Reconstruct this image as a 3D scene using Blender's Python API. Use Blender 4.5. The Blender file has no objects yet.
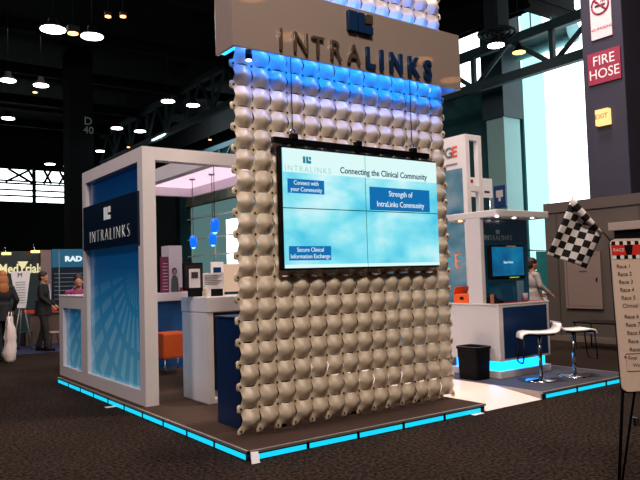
import bpy, bmesh, math, random
from mathutils import Vector, Matrix
random.seed(4)
PI = math.pi
C = bpy.context.scene.collection
scene = bpy.context.scene

# ------------------------------------------------------------------ camera
F = 675.98
CAM = Vector((-2.927, -5.211, 1.6))
W = Matrix(((0.8115601550492332, -0.006049969206969789, -0.5842375480992807),
            (-0.5835286254274722, -0.05871232576169639, -0.8099674105236442),
            (-0.02940166735390263, 0.9982566106348845, -0.05117891441368502)))
cd = bpy.data.cameras.new('camera'); cam = bpy.data.objects.new('camera', cd); C.objects.link(cam)
cd.sensor_width = 36; cd.lens = F * 36 / 640; cd.clip_end = 200
cam.matrix_world = Matrix.Translation(CAM) @ W.to_4x4()
scene.camera = cam

def at(px, py, ax, v):
    """point of the place seen at a pixel of the photograph on the plane axis=v"""
    r = W @ Vector((px - 320, 240 - py, -F))
    return CAM + r * ((v - CAM['xyz'.index(ax)]) / r['xyz'.index(ax)])

# ------------------------------------------------------------------ world, exposure, lights
w = bpy.data.worlds.new('world'); scene.world = w; w.use_nodes = True
w.node_tree.nodes['Background'].inputs[0].default_value = (.35, .42, .5, 1)
w.node_tree.nodes['Background'].inputs[1].default_value = .04
vs = scene.view_settings
vs.view_transform = 'Standard'; vs.look = 'None'; vs.gamma = 1; vs.use_curve_mapping = False; vs.exposure = 0

def area(name, loc, target, size, power, col):
    l = bpy.data.lights.new(name, 'AREA'); l.shape = 'DISK'; l.size = size; l.energy = power; l.color = col
    o = bpy.data.objects.new(name, l); C.objects.link(o); o.location = loc
    o.rotation_euler = (Vector(target) - Vector(loc)).to_track_quat('-Z', 'Y').to_euler()
    return o
area('overhead_fill_light', (-2.0, -6.0, 10.0), (1.6, .4, 1.5), 2.0, 740, (1, .85, .70))  # unseen area lights stand in for the hall's high bay lamps
area('overhead_fill_light', (4.0, .4, 10.5), (4.0, .8, 0), 1.5, 900, (1, .84, .74))  # added overhead to brighten the ramp and stool seats
area('overhead_fill_light', (-6.5, 2.5, 10.0), (0, 3.8, 1), 2.0, 540, (1, .84, .84))
area('overhead_fill_light', (2.0, 9, 11.0), (2, 5, 0), 2.0, 420, (1, .86, .82))
area('overhead_fill_light', (3.0, 20, 11.5), (3, 13, 0), 3.0, 300, (1, .86, .75))
area('overhead_fill_light', (8.5, 3.0, 11.0), (8.5, 6.5, 0), 2.0, 420, (1, .9, .85))  # added to brighten banner, person and drape beyond the kiosk
area('overhead_fill_light', (13.5, 33, 11.0), (20, 33, 6), 3.0, 900, (.8, .95, 1))  # added to brighten the far right wall

# ------------------------------------------------------------------ materials
def lin(c):
    return tuple(((x/255) / 12.92 if x/255 <= .04045 else ((x/255 + .055) / 1.055) ** 2.4) for x in c)
def mat(name, col, rough=.5, metal=0, emit=None, es=0, noise=0, nscale=20, bump=0, coat=0, alpha=1, trans=0):
    m = bpy.data.materials.new(name); m.use_nodes = True
    nt = m.node_tree; b = nt.nodes['Principled BSDF']
    c = lin(col) + (1,)
    b.inputs['Base Color'].default_value = c
    b.inputs['Roughness'].default_value = rough; b.inputs['Metallic'].default_value = metal
    b.inputs['Coat Weight'].default_value = coat
    b.inputs['Transmission Weight'].default_value = trans
    if emit: b.inputs['Emission Color'].default_value = lin(emit) + (1,); b.inputs['Emission Strength'].default_value = es
    tc = nt.nodes.new('ShaderNodeTexCoord')
    n = nt.nodes.new('ShaderNodeTexNoise'); n.inputs['Scale'].default_value = nscale; n.inputs['Detail'].default_value = 5
    nt.links.new(tc.outputs['Object'], n.inputs['Vector'])
    r = nt.nodes.new('ShaderNodeMixRGB'); r.blend_type = 'MULTIPLY'
    rp = nt.nodes.new('ShaderNodeValToRGB'); rp.color_ramp.elements[0].position = .3; rp.color_ramp.elements[1].position = .7
    rp.color_ramp.elements[0].color = (1 - noise,) * 3 + (1,)
    nt.links.new(n.outputs['Fac'], rp.inputs[0])
    r.inputs[0].default_value = 1; r.inputs[1].default_value = c
    nt.links.new(rp.outputs[0], r.inputs[2]); nt.links.new(r.outputs[0], b.inputs['Base Color'])
    if bump:
        bp = nt.nodes.new('ShaderNodeBump'); bp.inputs['Strength'].default_value = bump; bp.inputs['Distance'].default_value = .01
        nt.links.new(n.outputs['Fac'], bp.inputs['Height']); nt.links.new(bp.outputs[0], b.inputs['Normal'])
    return m
def dull(m, v=.15):
    m.node_tree.nodes['Principled BSDF'].inputs['Specular IOR Level'].default_value = v; return m
def glow(name, col, s):
    return mat(name, (20, 20, 20), .4, emit=col, es=s)

class G:
    """small helper for node maths"""
    def __init__(s, m): s.nt = m.node_tree; s.b = s.nt.nodes['Principled BSDF']
    def m(s, op, a, b=0, c=None, clamp=False):
        n = s.nt.nodes.new('ShaderNodeMath'); n.operation = op; n.use_clamp = clamp
        for i, v in enumerate((a, b) if c is None else (a, b, c)):
            if hasattr(v, 'links'): s.nt.links.new(v, n.inputs[i])
            else: n.inputs[i].default_value = v
        return n.outputs[0]
    def xyz(s):
        t = s.nt.nodes.new('ShaderNodeTexCoord'); p = s.nt.nodes.new('ShaderNodeSeparateXYZ')
        s.nt.links.new(t.outputs['Object'], p.inputs[0]); s.tc = t.outputs['Object']
        return p.outputs
    def mix(s, f, a, b):
        n = s.nt.nodes.new('ShaderNodeMixRGB')
        for i, v in enumerate((f, a, b)):
            if hasattr(v, 'links'): s.nt.links.new(v, n.inputs[i])
            elif i == 0: n.inputs[0].default_value = v
            else: n.inputs[i].default_value = tuple(lin(v)) + (1,)
        return n.outputs[0]
    def noise(s, scale, detail=4, sc=(1, 1, 1), dist=0):
        mp = s.nt.nodes.new('ShaderNodeMapping'); mp.inputs['Scale'].default_value = sc
        s.nt.links.new(s.tc, mp.inputs[0])
        n = s.nt.nodes.new('ShaderNodeTexNoise'); n.inputs['Scale'].default_value = scale; n.inputs['Detail'].default_value = detail
        n.inputs['Distortion'].default_value = dist
        s.nt.links.new(mp.outputs[0], n.inputs['Vector'])
        return n.outputs['Fac']
    def ramp(s, f, stops):
        n = s.nt.nodes.new('ShaderNodeValToRGB'); e = n.color_ramp.elements
        while len(e) < len(stops): e.new(.5)
        for k, (p, c) in enumerate(stops): e[k].position = p; e[k].color = tuple(lin(c)) + (1,)
        s.nt.links.new(f, n.inputs[0]); return n.outputs[0]
    def base(s, c): s.nt.links.new(c, s.b.inputs['Base Color'])
    def emit(s, c, st): s.nt.links.new(c, s.b.inputs['Emission Color']); s.b.inputs['Emission Strength'].default_value = st

M = {}
M['white'] = mat('white_laminate', (226, 220, 222), .35, noise=.05, nscale=3, coat=.2)
M['lattice'] = mat('cream_moulded_panel', (232, 213, 192), .42, noise=.05, nscale=8)
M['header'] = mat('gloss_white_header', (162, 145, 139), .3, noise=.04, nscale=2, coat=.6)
M['navy'] = mat('navy_panel', (5, 45, 92), .3, noise=.15, nscale=3)
M['sign_navy'] = mat('dark_navy_sign', (6, 26, 48), .35, noise=.1)
M['black'] = mat('black_plastic', (7, 7, 9), .6, noise=.1)
dull(M['black'])
M['black_metal'] = mat('black_metal', (20, 20, 22), .35, .6, noise=.1)
M['dark'] = mat('dark_steel', (22, 32, 38), .7, noise=.3, nscale=2)
M['chrome'] = mat('chrome', (205, 205, 210), .18, 1, noise=.05)
M['alu'] = mat('aluminium_edge', (178, 165, 160), .4, .5, noise=.1)
M['silver'] = mat('brushed_silver_letter', (150, 134, 126), .3, .8, noise=.1)
M['blue_letter'] = mat('blue_letter', (8, 48, 92), .35, noise=.1)
M['cyan'] = glow('cyan_light', (20, 205, 240), 1.15)
M['cyan_hot'] = glow('cyan_light_bright', (10, 148, 255), 5)
M['blue_led'] = glow('blue_led_tube', (0, 112, 255), 36)
M['booth_carpet'] = mat('booth_carpet', (72, 56, 48), .95, noise=.3, nscale=60, bump=.3)
M['ramp'] = mat('pale_floor_laminate', (250, 234, 222), .3, noise=.04, nscale=5)
M['orange'] = mat('orange_vinyl', (250, 104, 34), .5, noise=.1)
M['red'] = mat('red_plastic', (190, 40, 20), .5, noise=.1)
M['paper'] = mat('paper', (235, 230, 232), .7, noise=.05)
M['grey_wall'] = mat('grey_partition', (78, 67, 61), .8, noise=.12, nscale=1.5)
M['hall_dark'] = mat('hall_wall_dark', (17, 22, 26), .9, noise=.3, nscale=.6)
M['teal_wall'] = mat('hall_wall_teal', (40, 92, 98), .9, noise=.2, nscale=.6)
M['pillar'] = mat('pillar_paint', (50, 46, 64), .8, noise=.15, nscale=1)
M['pillar_w'] = mat('pale_pillar_paint', (130, 170, 170), .8, noise=.1, nscale=1)
M['ceil'] = mat('ceiling_black', (5, 6, 8), .9, noise=.3, nscale=.5)
dull(M['ceil']); dull(M['hall_dark']); dull(M['dark'])
M['roof_steel'] = mat('roof_steel', (22, 52, 60), .7, noise=.3, nscale=1)
M['duct'] = mat('duct_metal', (120, 185, 190), .5, .2, noise=.15, nscale=2)
M['window_white'] = glow('daylight_pane', (240, 252, 255), 3.5)
M['window_teal'] = glow('tinted_daylight_pane', (175, 238, 236), 1.5)
M['window_dim'] = glow('dim_green_pane', (110, 150, 150), .55)
M['lamp'] = glow('lamp_lens', (255, 240, 240), 14)
M['lamp_warm'] = glow('warm_lamp_lens', (255, 170, 90), 6)
M['skin'] = mat('skin', (190, 130, 105), .55, noise=.08)
M['suit'] = mat('dark_suit', (16, 16, 20), .8, noise=.2)
M['trouser'] = mat('dark_trousers', (34, 31, 32), .85, noise=.2)
M['shirt'] = mat('white_shirt', (205, 205, 210), .8, noise=.1)
M['hair_blond'] = mat('blond_hair', (185, 112, 56), .6, noise=.4, nscale=40)
M['hair_dark'] = mat('dark_hair', (36, 22, 16), .6, noise=.4, nscale=40)
M['purple'] = mat('magenta_graphic', (135, 50, 90), .6, noise=.3, nscale=12)
M['pink_shirt'] = mat('magenta_shirt', (150, 50, 110), .8, noise=.1)
M['teal_cloth'] = mat('teal_curtain', (20, 130, 130), .8, noise=.2)
M['blue_carpet'] = mat('blue_carpet', (20, 30, 70), .95, noise=.2)
M['brown_cloth'] = mat('brown_table_cloth', (92, 72, 64), .9, noise=.2)
M['sign_red'] = mat('red_sign', (150, 30, 66), .5, noise=.05)
M['sign_pink'] = mat('sign_white', (232, 205, 210), .5, noise=.05)
M['exit'] = glow('exit_lamp', (255, 205, 130), 1.5)
M['sign_txt'] = mat('sign_lettering_white', (240, 230, 230), .5)
M['ink'] = mat('marker_ink', (60, 45, 50), .7)
M['ink_red'] = mat('red_marker', (200, 30, 30), .6)
M['screen_txt'] = glow('screen_text_navy', (18, 70, 100), .8)
M['screen_txt_w'] = glow('screen_text_white', (225, 245, 250), 1.0)
M['screen_txt_g'] = glow('screen_text_grey', (175, 215, 215), .95)
M['screen_btn'] = glow('screen_button_blue', (6, 112, 180), .95)
M['screen_logo'] = glow('screen_logo_teal', (20, 140, 160), .9)
M['pendant'] = mat('blue_glass', (10, 90, 220), .15, emit=(10, 110, 235), es=.9)
M['pendant_hot'] = glow('pendant_bulb', (130, 225, 255), 2.5)
M['soffit'] = mat('canopy_ceiling', (245, 225, 235), .6, emit=(240, 205, 225), es=1.05)  # emission added to brighten the ceiling and booth interior
M['sign_lit'] = glow('warm_lit_sign', (235, 195, 165), .75)
M['yellow_txt'] = glow('cream_sign_letters', (250, 235, 180), .9)
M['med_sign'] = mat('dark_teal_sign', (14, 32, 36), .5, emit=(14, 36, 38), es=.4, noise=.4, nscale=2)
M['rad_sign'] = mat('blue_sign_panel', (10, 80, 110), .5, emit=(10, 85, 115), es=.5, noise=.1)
M['tag'] = mat('white_tag', (245, 240, 245), .5)

# hall carpet: brown-black, speckled, with broad worn patches
m = mat('hall_carpet', (60, 50, 46), .97); g = G(m); g.xyz()
g.base(g.mix(g.m('MULTIPLY', g.noise(90, 3), 1), (20, 16, 16), (78, 66, 62)))
bp = m.node_tree.nodes.new('ShaderNodeBump'); bp.inputs['Strength'].default_value = .8; bp.inputs['Distance'].default_value = .02
m.node_tree.links.new(g.noise(70, 6), bp.inputs['Height']); m.node_tree.links.new(bp.outputs[0], g.b.inputs['Normal'])
c0 = g.mix(g.ramp(g.noise(30, 9), [(.38, (0, 0, 0)), (.62, (255, 255, 255))]), (18, 14, 12), (72, 58, 50)); c1 = g.mix(g.noise(.9, 4), (150, 146, 146), (255, 248, 240))
mm = m.node_tree.nodes.new('ShaderNodeMixRGB'); mm.blend_type = 'MULTIPLY'; mm.inputs[0].default_value = 1
m.node_tree.links.new(c0, mm.inputs[1]); m.node_tree.links.new(c1, mm.inputs[2]); g.base(mm.outputs[0])
M['carpet'] = dull(m, .08); dull(M['booth_carpet'], .1)

# tower graphic: printed blue poster, navy sky above, radiating pale girders below (object space, x = 0 plane)
def ray_graphic(name, cy, cz, zlo, zhi, lo=(78, 160, 196), hi=(6, 44, 92), axis='y', amt=.42, mids=((40, 128, 178), (16, 84, 138))):
    m = mat(name, (20, 90, 150), .22, coat=.3); g = G(m); x, y, z = g.xyz()
    u = y if axis == 'y' else x
    t = g.m('DIVIDE', g.m('SUBTRACT', z, zlo), zhi - zlo, clamp=True)
    base = g.ramp(t, [(0, lo), (.3, mids[0]), (.52, mids[1]), (1, hi)])
    du = g.m('SUBTRACT', u, cy); dz = g.m('SUBTRACT', z, cz)
    ang = g.m('ARCTAN2', dz, du); rad = g.m('SQRT', g.m('ADD', g.m('MULTIPLY', du, du), g.m('MULTIPLY', dz, dz)))
    r1 = g.m('GREATER_THAN', g.m('SINE', g.m('MULTIPLY', ang, 30)), .1)
    r2 = g.m('GREATER_THAN', g.m('SINE', g.m('ADD', g.m('MULTIPLY', rad, 12), g.m('MULTIPLY', ang, 1))), -.8)
    k = g.m('MULTIPLY', g.m('MULTIPLY', r1, r2), g.m('SUBTRACT', 1, g.m('MULTIPLY', t, 1.9), clamp=True))
    k = g.m('MULTIPLY', k, g.m('LESS_THAN', dz, .12)); k = g.m('MULTIPLY', k, amt)
    g.base(g.mix(k, base, (150, 205, 225)))
    g.nt.links.new(g.mix(k, base, (150, 205, 225)), g.b.inputs['Emission Color']); g.b.inputs['Emission Strength'].default_value = .22
    return m
def cloud(name, es, sc=(1, 1, 1), cols=((70, 198, 230), (135, 228, 242), (215, 250, 252)), scale=1.3):
    m = mat(name, (10, 10, 10), .3); g = G(m); x, y, z = g.xyz()
    f = g.noise(scale, 5, sc, .25)
    g.emit(g.ramp(f, [(.33, cols[0]), (.5, cols[1]), (.68, cols[2])]), es); return m
M['graphic'] = ray_graphic('blue_girder_graphic', .42, 1.62, .2, 3.0)
M['graphic_small'] = ray_graphic('blue_girder_graphic_low', -.2, 1.3, .2, 2.3)
M['graphic_kiosk'] = ray_graphic('blue_kiosk_graphic', -.6, 2.6, .5, 2.2, lo=(20, 92, 112), hi=(4, 40, 56), axis='x', amt=.12, mids=((14, 78, 100), (8, 60, 82)))
M['screen_sky'] = cloud('video_sky', 1.0, (1, 1, 1.8))
M['cloud_graphic'] = cloud('cloud_graphic', .5, (1, 1, 1.5), ((62, 130, 160), (125, 165, 182), (180, 192, 202)), 1.4)
M['tv'] = cloud('blue_tv_image', .8, (1, 1, 1), ((4, 70, 120), (10, 110, 160), (20, 150, 190)), 2)

# ------------------------------------------------------------------ mesh helpers
class B:
    def __init__(s): s.bm = bmesh.new()
    def box(s, x0, x1, y0, y1, z0, z1, bev=0, mi=0):
        r = bmesh.ops.create_cube(s.bm, size=1)
        vs_ = r['verts']
        for v in vs_:
            v.co = Vector(((x0+x1)/2 + v.co.x*(x1-x0), (y0+y1)/2 + v.co.y*(y1-y0), (z0+z1)/2 + v.co.z*(z1-z0)))
        fs = {f for v in vs_ for f in v.link_faces}
        for f in fs: f.material_index = mi
        if bev:
            es = list({e for v in vs_ for e in v.link_edges})
            bmesh.ops.bevel(s.bm, geom=es, offset=bev, segments=2, affect='EDGES', profile=.6)
        return s
    def tube(s, pts, r, seg=10, mi=0, cap=True):
        pts = [Vector(p) for p in pts]; rings = []
        rr = r if isinstance(r, (list, tuple)) else [r]*len(pts)
        up = None
        for i, p in enumerate(pts):
            d = (pts[min(i+1, len(pts)-1)] - pts[max(i-1, 0)]).normalized()
            if up is None:
                up = Vector((0, 0, 1)) if abs(d.z) < .9 else Vector((1, 0, 0))
            a = d.cross(up).normalized(); b_ = a.cross(d).normalized(); up = b_
            rings.append([s.bm.verts.new(p + (a*math.cos(2*PI*k/seg) + b_*math.sin(2*PI*k/seg))*rr[i]) for k in range(seg)])
        for i in range(len(rings)-1):
            for k in range(seg):
                f = s.bm.faces.new((rings[i][k], rings[i][(k+1) % seg], rings[i+1][(k+1) % seg], rings[i+1][k])); f.material_index = mi; f.smooth = True
        if cap:
            for R in (rings[0], rings[-1]):
                f = s.bm.faces.new(R); f.material_index = mi
        return s
    def cyl(s, c, r, z0, z1, seg=24, mi=0, r2=None):
        return s.tube([(c[0], c[1], z0), (c[0], c[1], z1)], [r, r if r2 is None else r2], seg, mi)
    def lathe(s, c, prof, seg=24, mi=0):
        rings = []
        for (r, z) in prof:
            rings.append([s.bm.verts.new((c[0]+r*math.cos(2*PI*k/seg), c[1]+r*math.sin(2*PI*k/seg), z)) for k in range(seg)])
        for i in range(len(rings)-1):
            for k in range(seg):
                f = s.bm.faces.new((rings[i][k], rings[i][(k+1) % seg], rings[i+1][(k+1) % seg], rings[i+1][k])); f.smooth = True; f.material_index = mi
        for R in (rings[0], rings[-1]): s.bm.faces.new(R).material_index = mi
        return s
    def ball(s, c, rx, ry=None, rz=None, seg=16, mi=0):
        ry = rx if ry is None else ry; rz = rx if rz is None else rz
        r = bmesh.ops.create_uvsphere(s.bm, u_segments=seg, v_segments=seg*2//3, radius=1)
        for v in r['verts']: v.co = Vector((c[0]+v.co.x*rx, c[1]+v.co.y*ry, c[2]+v.co.z*rz))
        for f in {f for v in r['verts'] for f in v.link_faces}: f.smooth = True; f.material_index = mi
        return s
    def prism(s, pts, d, mi=0):
        """closed outline (3D points) pushed along vector d"""
        d = Vector(d); a = [s.bm.verts.new(Vector(p)) for p in pts]; b_ = [s.bm.verts.new(Vector(p)+d) for p in pts]
        s.bm.faces.new(a).material_index = mi; s.bm.faces.new(b_[::-1]).material_index = mi
        n = len(a)
        for i in range(n): s.bm.faces.new((a[i], b_[i], b_[(i+1) % n], a[(i+1) % n])).material_index = mi
        return s
    def wall(s, x0, x1, y0, y1, z0, z1, holes, axis):
        """slab with rectangular openings; holes (a0,a1,z0,z1) along axis"""
        lo, hi = (x0, x1) if axis == 'x' else (y0, y1)
        us = sorted({lo, hi} | {h[0] for h in holes} | {h[1] for h in holes}); zs = sorted({z0, z1} | {h[2] for h in holes} | {h[3] for h in holes})
        for i in range(len(us)-1):
            for j in range(len(zs)-1):
                uc, zc = (us[i]+us[i+1])/2, (zs[j]+zs[j+1])/2
                if any(h[0] < uc < h[1] and h[2] < zc < h[3] for h in holes): continue
                if axis == 'x': s.box(us[i], us[i+1], y0, y1, zs[j], zs[j+1])
                else: s.box(x0, x1, us[i], us[i+1], zs[j], zs[j+1])
        return s

def root_of(p):
    while p.parent: p = p.parent
    return p
def obj(name, b, m, parent=None, kind=None, local=False):
    """link a mesh; with a parent the world-space mesh is moved into the thing's own space"""
    bm = b.bm if isinstance(b, B) else b
    bmesh.ops.recalc_face_normals(bm, faces=bm.faces)
    if parent and not local:
        bm.transform(root_of(parent).matrix_basis.inverted())
    me = bpy.data.meshes.new(name); bm.to_mesh(me); bm.free()
    for x in (m if isinstance(m, list) else [m]): me.materials.append(x)
    o = bpy.data.objects.new(name, me); C.objects.link(o)
    if parent: o.parent = parent
    if kind: o['kind'] = kind
    return o
def thing(name, label, cat, loc=(0, 0, 0), rz=0, group=None):
    o = bpy.data.objects.new(name, None); C.objects.link(o); o.empty_display_size = .1
    o.matrix_basis = Matrix.Translation(loc) @ Matrix.Rotation(rz, 4, 'Z')
    return tag(o, label, cat, group)
def tag(o, label, cat, group=None, kind=None):
    o['label'] = label; o['category'] = cat
    if group: o['group'] = group
    if kind: o['kind'] = kind
    return o
def single(name, b, m, label, cat, base, group=None):
    """a thing of one mesh, origin at its base"""
    bm = b.bm; bm.transform(Matrix.Translation(-Vector(base)))
    o = obj(name, bm, m); o.location = base
    return tag(o, label, cat, group)
def copy_tree(o, parent=None):
    c = o.copy(); C.objects.link(c)
    if parent: c.parent = parent
    for ch in list(o.children): copy_tree(ch, c)
    return c
def text(name, s, m, loc, size, parent, right=(1, 0, 0), up=(0, 0, 1), depth=.003, bold=0, align='CENTER', sx=1, spacing=1, local=False, kind=None):
    cu = bpy.data.curves.new('t', 'FONT'); cu.body = s; cu.size = size; cu.extrude = depth; cu.align_x = align; cu.align_y = 'CENTER'
    cu.offset = bold; cu.space_character = spacing; cu.resolution_u = 3; cu.fill_mode = 'BOTH'
    t = bpy.data.objects.new('t', cu); C.objects.link(t)
    bpy.context.view_layer.update()
    me = bpy.data.meshes.new_from_object(t.evaluated_get(bpy.context.evaluated_depsgraph_get()))
    bm = bmesh.new(); bm.from_mesh(me)
    bpy.data.objects.remove(t); bpy.data.curves.remove(cu); bpy.data.meshes.remove(me)
    r = Vector(right).normalized(); u = Vector(up).normalized(); n = r.cross(u)
    T = Matrix((r, u, n)).transposed().to_4x4(); T.translation = Vector(loc)
    bm.transform(T @ Matrix.Diagonal((sx, 1, 1, 1)))
    return obj(name, bm, m, parent, local=local, kind=kind)

# ================================================================== THE HALL
HX0, HX1, HY0, HY1, HZ = -16, 20, -18, 46, 13
obj('floor', B().box(HX0, HX1, HY0, HY1, -.2, 0), M['carpet'], kind='structure')
obj('ceiling', B().box(HX0, HX1, HY0, HY1, HZ, HZ+.2), M['ceil'], kind='structure')
obj('wall_left', B().box(HX0-.2, HX0, HY0, HY1, 0, HZ), M['hall_dark'], kind='structure')
obj('wall_front', B().box(HX0, HX1, HY0-.2, HY0, 0, HZ), M['hall_dark'], kind='structure')
# back wall with clerestory band
ws = at(0, 168, 'y', HY1).x; z1 = at(30, 170, 'y', HY1).z; z0 = at(30, 202, 'y', HY1).z
x1a, x0b, x1b = at(32.5, 185, 'y', HY1).x, at(36, 185, 'y', HY1).x, at(67, 185, 'y', HY1).x
obj('wall_back', B().wall(HX0, HX1, HY1, HY1+.3, 0, HZ, [(-2, x1a, z0, z1), (x0b, x1b, z0, z1)], 'x'), M['hall_dark'], kind='structure')
def band_window(n, x0, x1, slots):
    pane = obj('window_%d' % n, B().box(x0, x1, HY1+.12, HY1+.16, z0, z1), M['window_white'], kind='structure')
    b = B()
    for zz in (.18, .36, .56, .64): b.box(x0, x1, HY1+.02, HY1+.1, z0+(z1-z0)*zz-.06, z0+(z1-z0)*zz+.06)
    for k in range(slots+1):
        x = x0 + (x1-x0)*k/slots
        b.tube([(x, HY1+.05, z0+(z1-z0)*.6), (x+(x1-x0)/slots*(.9 if k % 2 else -.9), HY1+.05, z1)], .09, 6)
    obj('window_frame', b, M['dark'], pane)
band_window(1, -2, x1a, 6); band_window(2, x0b, x1b, 4)
# right wall with tall glazing
yA = at(585, 150, 'x', HX1).y; yB = at(546, 150, 'x', HX1).y; yC = at(524, 150, 'x', HX1).y
yD = at(233, 215, 'x', HX1).y if at(233, 215, 'x', HX1).y < 44 else 44
obj('wall_right', B().wall(HX1, HX1+.3, HY0, HY1, 0, HZ, [(6.0, yC, 1.5, 12.9), (yC, 17.5, 9.75, 12.9), (20, 44, 2.0, 7.2)], 'y'), M['teal_wall'], kind='structure')
obj('window_7', B().box(HX1+.1, HX1+.15, yC, 17.5, 9.75, 12.9), M['window_white'], kind='structure')
obj('window_3', B().box(HX1+.1, HX1+.15, 6.0, yB, 1.5, 12.9), M['window_white'], kind='structure')
obj('window_4', B().box(HX1+.1, HX1+.15, yB, yC, 1.5, 12.9), M['window_teal'], kind='structure')
w5 = obj('window_5', B().box(HX1+.1, HX1+.15, 20, 44, 2.0, 7.2), M['window_dim'], kind='structure')
b = B()
for k in range(7): b.box(HX1+.02, HX1+.1, 20+4*k-.07, 20+4*k+.07, 2, 7.2)
for zz in (3.3, 4.6, 6.2): b.box(HX1-.3, HX1-.22, 20, 44, zz-.05, zz+.05)
for k in range(7): b.box(HX1-.22, HX1+.02, 20+4*k-.04, 20+4*k+.04, 3.3, 3.36).box(HX1-.22, HX1+.02, 20+4*k-.04, 20+4*k+.04, 6.2, 6.26)
obj('window_frame', b, mat('pale_rail', (215, 205, 190), .7), w5)
obj('wall_cladding', B().box(HX1-.12, HX1-.005, 19, 44.5, 7.25, 10.2).box(HX1-.2, HX1-.12, 19, 44.5, 7.25, 7.5), mat('grey_brown_cladding', (135, 125, 110), .8, noise=.5, nscale=1.2), w5)
wa, wb6 = at(238, 240, 'x', HX1+.05).y, at(226.5, 240, 'x', HX1+.05).y
obj('window_6', B().box(HX1+.05, HX1+.09, wa, wb6, 2.0, at(230, 219, 'x', HX1).z), M['window_white'], kind='structure')

# big columns
def column(name, x0, x1, y0, y1, m, label, h=HZ):
    b = B().box(x0, x1, y0, y1, 0, h, .02); b.box(x0-.06, x1+.06, y0-.06, y1+.06, 0, .25, .02)
    o = single(name, b, m, label, 'column', ((x0+x1)/2, (y0+y1)/2, 0)); return o
c1, c2 = at(71, 230, 'y', 28).x, at(95, 230, 'y', 28).x
col = column('hall_column', c1, c2, 28, 29.2, M['hall_dark'], 'dark square hall column marked D 40, left of the white tower')
p = at(88, 121.5, 'y', 28); p2 = at(88.5, 130.5, 'y', 28)
M['mark'] = mat('stencil_grey', (120, 130, 130), .8, emit=(90, 100, 100), es=.25)
text('column_letter', 'D', M['mark'], (p.x, 27.985, p.z), .55, col)
text('column_number', '40', M['mark'], (p2.x, 27.985, p2.z), .5, col)
q1, q2 = at(158, 230, 'y', 24).x, at(176, 230, 'y', 24).x
column('hall_column', q1, q2, 24, 25, M['hall_dark'], 'dark hall column seen inside the booth, right of the white tower post', at(166, 197, 'y', 24).z)
# pale pillar at the glazing
px0, px1 = at(489, 180, 'x', 18).y, at(505, 180, 'x', 18).y
yy1 = at(505, 150, 'x', 18).y
xx1 = at(521, 150, 'y', yy1).x
zt = at(505, 116, 'x', 18).z
pb = B().box(18, max(xx1, 18.4), yy1, px0, 0, zt); 
pil = single('hall_column', pb, M['pillar_w'], 'pale teal square pillar beside the tall bright window', 'column', (18.5, (yy1+px0)/2, 0))
pb = B().box(17.9, max(xx1, 18.4)+.1, yy1-.1, px0+.1, zt, HZ); obj('column_cap', pb, M['roof_steel'], pil)
s0 = at(500.5, 196, 'x', 17.95)
sg = thing('restroom_sign', 'small blue square sign with white icon on the pale pillar', 'sign', s0)
obj('sign_plate', B().box(17.9, 17.96, s0.y-.28, s0.y+.28, s0.z-.42, s0.z+.4, .01), mat('blue_sign_plate', (8, 56, 110), .5, emit=(8, 60, 120), es=.1), sg)
obj('sign_icon', B().box(17.88, 17.91, s0.y-.16, s0.y+.16, s0.z-.05, s0.z+.22, .005).box(17.88, 17.91, s0.y-.05, s0.y+.05, s0.z-.2, s0.z-.06), M['sign_txt'], sg)

# right hand pillar carrying the signs (its sign face looks to -x)
PX = 11.0
yF = at(584.5, 100, 'x', PX).y; yN = at(626, 100, 'x', PX).y
pil2 = single('hall_column', B().box(PX, PX+3.0, yN, yF, 0, HZ, .03), M['pillar'], 'broad dark mauve pillar carrying no smoking and fire hose signs', 'column', (PX+1.5, (yN+yF)/2, 0))
def on_pillar(px, py): return at(px, py, 'x', PX-.03)
a, b_ = on_pillar(589.5, -3), on_pillar(612.5, 34.5)
ns = thing('no_smoking_sign', 'white no smoking sign with red circle, topmost on the mauve pillar', 'sign', (PX-.01, (a.y+b_.y)/2, b_.z))
yl, yr, zb, ztp = a.y, b_.y, b_.z, a.z
obj('sign_plate', B().box(PX-.04, PX-.005, yr, yl, zb, zb+1.15, .004), M['sign_pink'], ns)
cc = Vector((PX-.05, (yl+yr)/2, zb+.75)); rr_ = (yl-yr)*.40
ring = B(); N = 28
ring.tube([cc+Vector((0, math.cos(2*PI*k/N)*rr_, math.sin(2*PI*k/N)*rr_)) for k in range(N+1)], .022, 6)
ring.tube([cc+Vector((0, .7*rr_, .7*rr_)), cc+Vector((0, -.7*rr_, -.7*rr_))], .022, 6)
obj('prohibition_ring', ring, M['sign_red'], ns)
ck = B().box(PX-.055, PX-.04, cc.y-rr_*.62, cc.y+rr_*.62, cc.z-.03, cc.z+.015)
for k in range(3): ck.tube([cc+Vector((0, -rr_*(.1+.2*k), .05)), cc+Vector((0, -rr_*(.2+.2*k), .11)), cc+Vector((0, -rr_*(.1+.2*k), .17))], .008, 6)
obj('cigarette_icon', ck, M['ink'], ns)
text('sign_text', 'NO SMOKING', M['sign_red'], (PX-.045, cc.y, zb+.22), .085, ns, right=(0, -1, 0))
a, b_ = on_pillar(587.5, 57), on_pillar(621.5, 76)
fh = thing('fire_hose_sign', 'red sign reading FIRE HOSE in white on the mauve pillar', 'sign', (PX-.01, (a.y+b_.y)/2, b_.z))
zc = (a.z+b_.z)/2; yc = (a.y+b_.y)/2
obj('sign_plate', B().box(PX-.04, PX-.005, b_.y, a.y, zc-.36, zc+.36, .004), M['sign_red'], fh)
text('sign_text', 'FIRE', M['sign_txt'], (PX-.045, yc, zc+.15), .31, fh, right=(0, -1, 0), sx=.95)
text('sign_text', 'HOSE', M['sign_txt'], (PX-.045, yc, zc-.15), .31, fh, right=(0, -1, 0), sx=.95)
a, b_ = on_pillar(597.5, 111), on_pillar(611, 123)
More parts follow.
